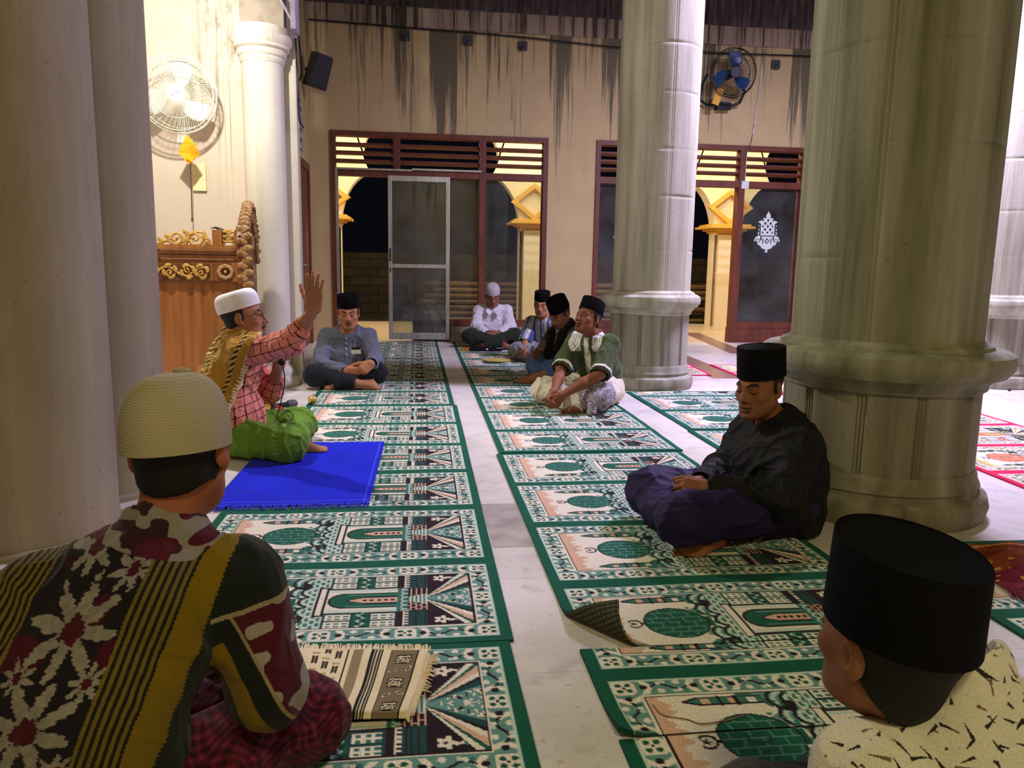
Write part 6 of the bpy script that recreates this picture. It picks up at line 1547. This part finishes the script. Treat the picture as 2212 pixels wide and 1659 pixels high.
def ikat(V, s_):
    J = s_.J; x, y, z = V[:, 0] + s_.off[0], V[:, 1] + s_.off[1], V[:, 2]; C = np.empty_like(V); C[:] = s2l((26, 20, 28))
    u = x - (-.452 + .34 * (z - .56)) + .6 * np.maximum(0, y - 1.34) * 0
    u0 = u; jag = .0012 * np.sign(np.sin(z * 900)); u = u + jag; on = np.ones(len(V), bool)
    w = z
    for cu, cw, R, sd in ((-.075, .475, .075, 1), (-.085, .335, .078, 2), (-.075, .195, .075, 3), (-.02, .555, .035, 4), (-.10, .585, .045, 5), (-.02, .27, .035, 6), (-.02, .40, .030, 7), (-.13, .41, .03, 8)): flower(u, w, cu, cw, R, sd, C, on & (u > -.165) & (u < .005))
    red = (u > -.165) & (u < 0) & (vnoise(u * 22 + 4, w * 16, 11) > .77) & (C.sum(1) < .2); C[red] = s2l((62, 14, 28))
    def stripes(lo, hi, n):
        m = (u > lo) & (u < hi); q = np.mod((u0 - lo) / (hi - lo) * n, 1); C[m] = s2l((24, 24, 20)); C[m & (q < .52)] = s2l((105, 89, 29)); 
    stripes(.0, .075, 6); stripes(-.245, -.165, 6.5)
    C[(u > .075) & (u < .125)] = s2l((117, 95, 12)); C[(u > .125) & (u < .30)] = s2l((22, 28, 24)); C[(u < -.245) & (u > -.29)] = s2l((117, 98, 17)); C[u <= -.29] = s2l((26, 24, 30))
    # neck band
    nb = np.linalg.norm((V - J['neck']) * A(1, 1, 1.1), axis=1) < .115; C[nb & (z > J['neck'][2] - .035)] = s2l((48, 24, 36)); k = nb & (z > J['neck'][2] - .035) & (vnoise(x * 40, z * 40 + y * 30, 3) > .52); C[k] = s2l((126, 120, 114)); k = nb & (z > J['neck'][2] - .035) & (vnoise(x * 34, z * 40, 8) > .66); C[k] = s2l((74, 18, 34))
    # right sleeve
    t, a, r = arm_uv(V, J['shR'], J['elR']); t2, a2, r2 = arm_uv(V, J['elR'], J['wrR']); sl = ((t > .035) & (r < .10) & (x > -.345 + .30 * (z - .46)))
    C[sl] = s2l((20, 26, 24)); d_ = nrm(J['elR'] - J['shR']); e_ = nrm(np.cross(A(0, 1, 0), d_)); e_ = e_ if e_[0] > 0 else -e_
    l = (V - J['shR']) @ e_ - .0; l2 = l - .22 * (t - .19)
    C[sl & (l2 < -.052)] = s2l((40, 20, 28)); C[sl & (t > .085) & (l2 > -.048) & (l2 < -.008)] = s2l((114, 91, 12))
    rd = sl & (l2 > .030); C[rd] = s2l((74, 18, 34)); C[rd & (vnoise(t * 38, l * 60, 5) > .55)] = s2l((150, 140, 136)); C[sl & (np.abs(l2 - .028) < .003)] = s2l((140, 128, 96))
    seam = (np.abs(t - .035 + .0) < .005) & (r < .10) & (x > -.36); C[seam] = s2l((150, 140, 110))
    return C * (1 + .06 * wob(V, 18, 2, 3)[:, None])
shirt(p, MCLOTH, ikat, hem=-.02, fold=(.006, 13), puff=1.0, spuff=1.22, body=.98, h=.0036, sleeve='elbow', smooth=3, sub=1)
def mar(V, s_):
    a = np.sin(V[:, 0] * 190 + 3 * np.sin(V[:, 2] * 80)) * np.sin(V[:, 2] * 190 + V[:, 1] * 120 + 3 * np.sin(V[:, 0] * 70)); C = np.empty_like(V); C[:] = s2l((86, 20, 42)); C[a > .25] = s2l((50, 12, 28)); C[a < -.55] = s2l((112, 38, 56)); return C
legs(p, MCLOTH, mar, 'sarong', drape=True, r=.98, fold=(.006, 16))
# ---------------------------------------------------------------- man in cream shirt, near right
s = 1.05; f = (-.45, .89)
p = Person('person', 'man seen from behind in cream flecked shirt and tall black cap', (.85, .93),
    JJ((.98, .80, .08), (.800, .955, .435), (.995, 1.0, .345), (.655, .935, .345), (1.2, 1.3, .11), (.60, 1.15, .11), (.85, 1.2, .06), (.95, 1.25, .06), f, s,
       (1.10, 1.0, .12), (.60, .93, .14), (.95, 1.2, .12), (.70, 1.13, .12), chest=(.85, .93, .28), waist=(.95, .85, .18)),
    ((.700, .985, .525), 1.78, .05, .0), f, s, skin=(142, 93, 68), h=.004)
p.body(hands=[((.70, 1.13, .12), (.5, .8, -.1), (0, .1, .9), 'L', dict(curl=(.5, .5, .4)))], o=dict(eyes='open'))
p.hair(lambda x, y, z: np.maximum(np.maximum(y - .035, -.135 - z + .07 * ss(-.09, -.03, y)), np.where(np.abs(x) > .045, (y - .000) + np.maximum(0, -(z + .01)) * .8, -1.)), grow=.005)
p.peci(MPECI, h=.126, base=.026, tilt=.0, a=.090, b=.112, top=.97)
def fleck(V, s_):
    x, y, z = V[:, 0], V[:, 1], V[:, 2]; C = s2l((206, 203, 186)) * (1 + .05 * wob(V, 16, 2, 3)[:, None]); C = np.array(C)
    Nn = s_.N
    for per, sd in ((.036, 1), (.047, 2)):
        I = np.floor(V / per + sd * .37); k1 = I[:, 0] + 7 * I[:, 2]; k2 = I[:, 1] + 13 * I[:, 2]
        ctr = (I - sd * .37 + .5 + .3 * (np.stack([hsh(k1, k2, sd + q) for q in (1, 2, 3)], 1) - .5)) * per
        rv = np.stack([hsh(k1, k2, sd + q) for q in (4, 5, 6)], 1) - .5; d = np.cross(Nn, rv); d /= np.linalg.norm(d, axis=1, keepdims=True) + 1e-9
        w = V - ctr; w -= (w * Nn).sum(1, keepdims=True) * Nn; t = (w * d).sum(1); q = np.linalg.norm(w - t[:, None] * d, axis=1); L = .005 + .009 * hsh(k1, k2, sd + 7)
        m = (np.abs(t) < L) & (q < .0022 * (1 - t / L) * .5 + .0007); C[m] = s2l((44, 38, 36)); C[m & (hsh(k1, k2, sd + 9) > .8)] = s2l((112, 92, 72))
    return C
shirt(p, MCLOTH, fleck, hem=-.02, fold=(.006, 14), puff=1.12, body=1.05, h=.0032, sleeve='elbow', smooth=3, sub=1, collarh=.055)
legs(p, MCLOTH, solid((60, 56, 60)), 'sarong', drape=True, r=1.05)
# ------------------------------------------------------------------ light, sky, camera
def light(name, typ, loc, power, col, size=.1, rot=None, **kw):
    d = bpy.data.lights.new(name, typ); d.energy = power; d.color = col
    if typ == 'AREA': d.shape = 'RECTANGLE'; d.size, d.size_y = size if hasattr(size, '__len__') else (size, size)
    elif typ in ('POINT', 'SPOT'): d.shadow_soft_size = size
    for k, v in kw.items(): setattr(d, k, v)
    o = bpy.data.objects.new(name, d); COL.objects.link(o); o.location = loc
    if rot: o.rotation_euler = rot
    return o
light('alcove_lamp', 'POINT', (-1.50, 5.2, 3.02), 215, (1.0, .95, .88), .05)
MEM = mat_emit('lamp_glow', (1.0, .96, .9, 1), 4.0)
t = empty('hanging_bulb', (-1.50, 5.2, 3.13), 'bare bulb hanging above the alcove just outside the picture', 'lamp')
MB().ball((0, 0, 0), (.03, .03, .04), 16).obj('bulb', MEM, t, smooth=60); MB().lathe([(.035, .018), (.08, .018), (.085, .01)], n=16).tube([(0, 0, .085), (0, 0, 2.17)], .004, 6).obj('socket', M['black'], t, smooth=40)
t = empty('tube_lamp', (4.3, 6.0, 4.63), 'long tube lamp hanging from the ceiling between the right columns', 'lamp')
MB().box((-.68, -.11, .03), (.68, .11, .08)).obj('reflector', M['dkgrey'], t); MB().tube([(-.62, 0, .012), (.62, 0, .012)], .012, 10).obj('tube', MEM, t, smooth=60); MB().tube([(-.5, 0, .08), (-.5, 0, .67)], .006, 6).obj('chain', M['dkgrey'], t); MB().tube([(.5, 0, .08), (.5, 0, .67)], .006, 6).obj('chain', M['dkgrey'], t)
light('right_tube', 'AREA', (4.3, 6.0, 4.6), 520, (.70, .62, 1.0), (1.3, .2))
light('rear_lamp', 'AREA', (.6, -1.6, 4.4), 90, (1.0, .88, .47), (.6, .6))
for i, x in enumerate((-1.6, .27, 2.14, 4.0, 5.9)): light('terrace_lamp', 'POINT', (x, 12.3, 3.6), 90, (1.0, .88, .68), .1)
light('yard_lamp', 'POINT', (3, 16.2, 4.2), 8, (1.0, .85, .6), .2)
w = bpy.data.worlds.new('night'); SC.world = w; w.use_nodes = True
bg = w.node_tree.nodes['Background']; bg.inputs[0].default_value = (.010, .012, .018, 1); bg.inputs[1].default_value = .2
cd = bpy.data.cameras.new('camera'); cam = bpy.data.objects.new('camera', cd); COL.objects.link(cam); SC.camera = cam
fpx = 1640.0; cd.sensor_fit = 'HORIZONTAL'; cd.sensor_width = 36; cd.lens = fpx / 2212 * 36; cd.clip_start = .05; cd.clip_end = 100
def _n(v): return v / np.linalg.norm(v)
yv = _n(A((900 - 1106) / fpx, -(573 - 829.5) / fpx, -1)); zv = -_n(A((927 - 1106) / fpx, -(11700 - 829.5) / fpx, -1)); zv = _n(zv - yv * (zv @ yv)); xv = np.cross(yv, zv)
R = np.stack([xv, yv, zv])
cam.matrix_world = Matrix(((R[0, 0], R[0, 1], R[0, 2], 0), (R[1, 0], R[1, 1], R[1, 2], 0), (R[2, 0], R[2, 1], R[2, 2], 1.07), (0, 0, 0, 1)))
vs = SC.view_settings; vs.view_transform = 'Standard'; vs.look = 'None'; vs.gamma = 1; vs.exposure = 0.18; vs.use_curve_mapping = False
SC.cycles.use_denoising = True; SC.cycles.max_bounces = 8; SC.cycles.transparent_max_bounces = 16; SC.cycles.use_adaptive_sampling = True; SC.cycles.adaptive_threshold = .02
SC.cycles.caustics_reflective = False; SC.cycles.caustics_refractive = False; SC.cycles.sample_clamp_indirect = 6
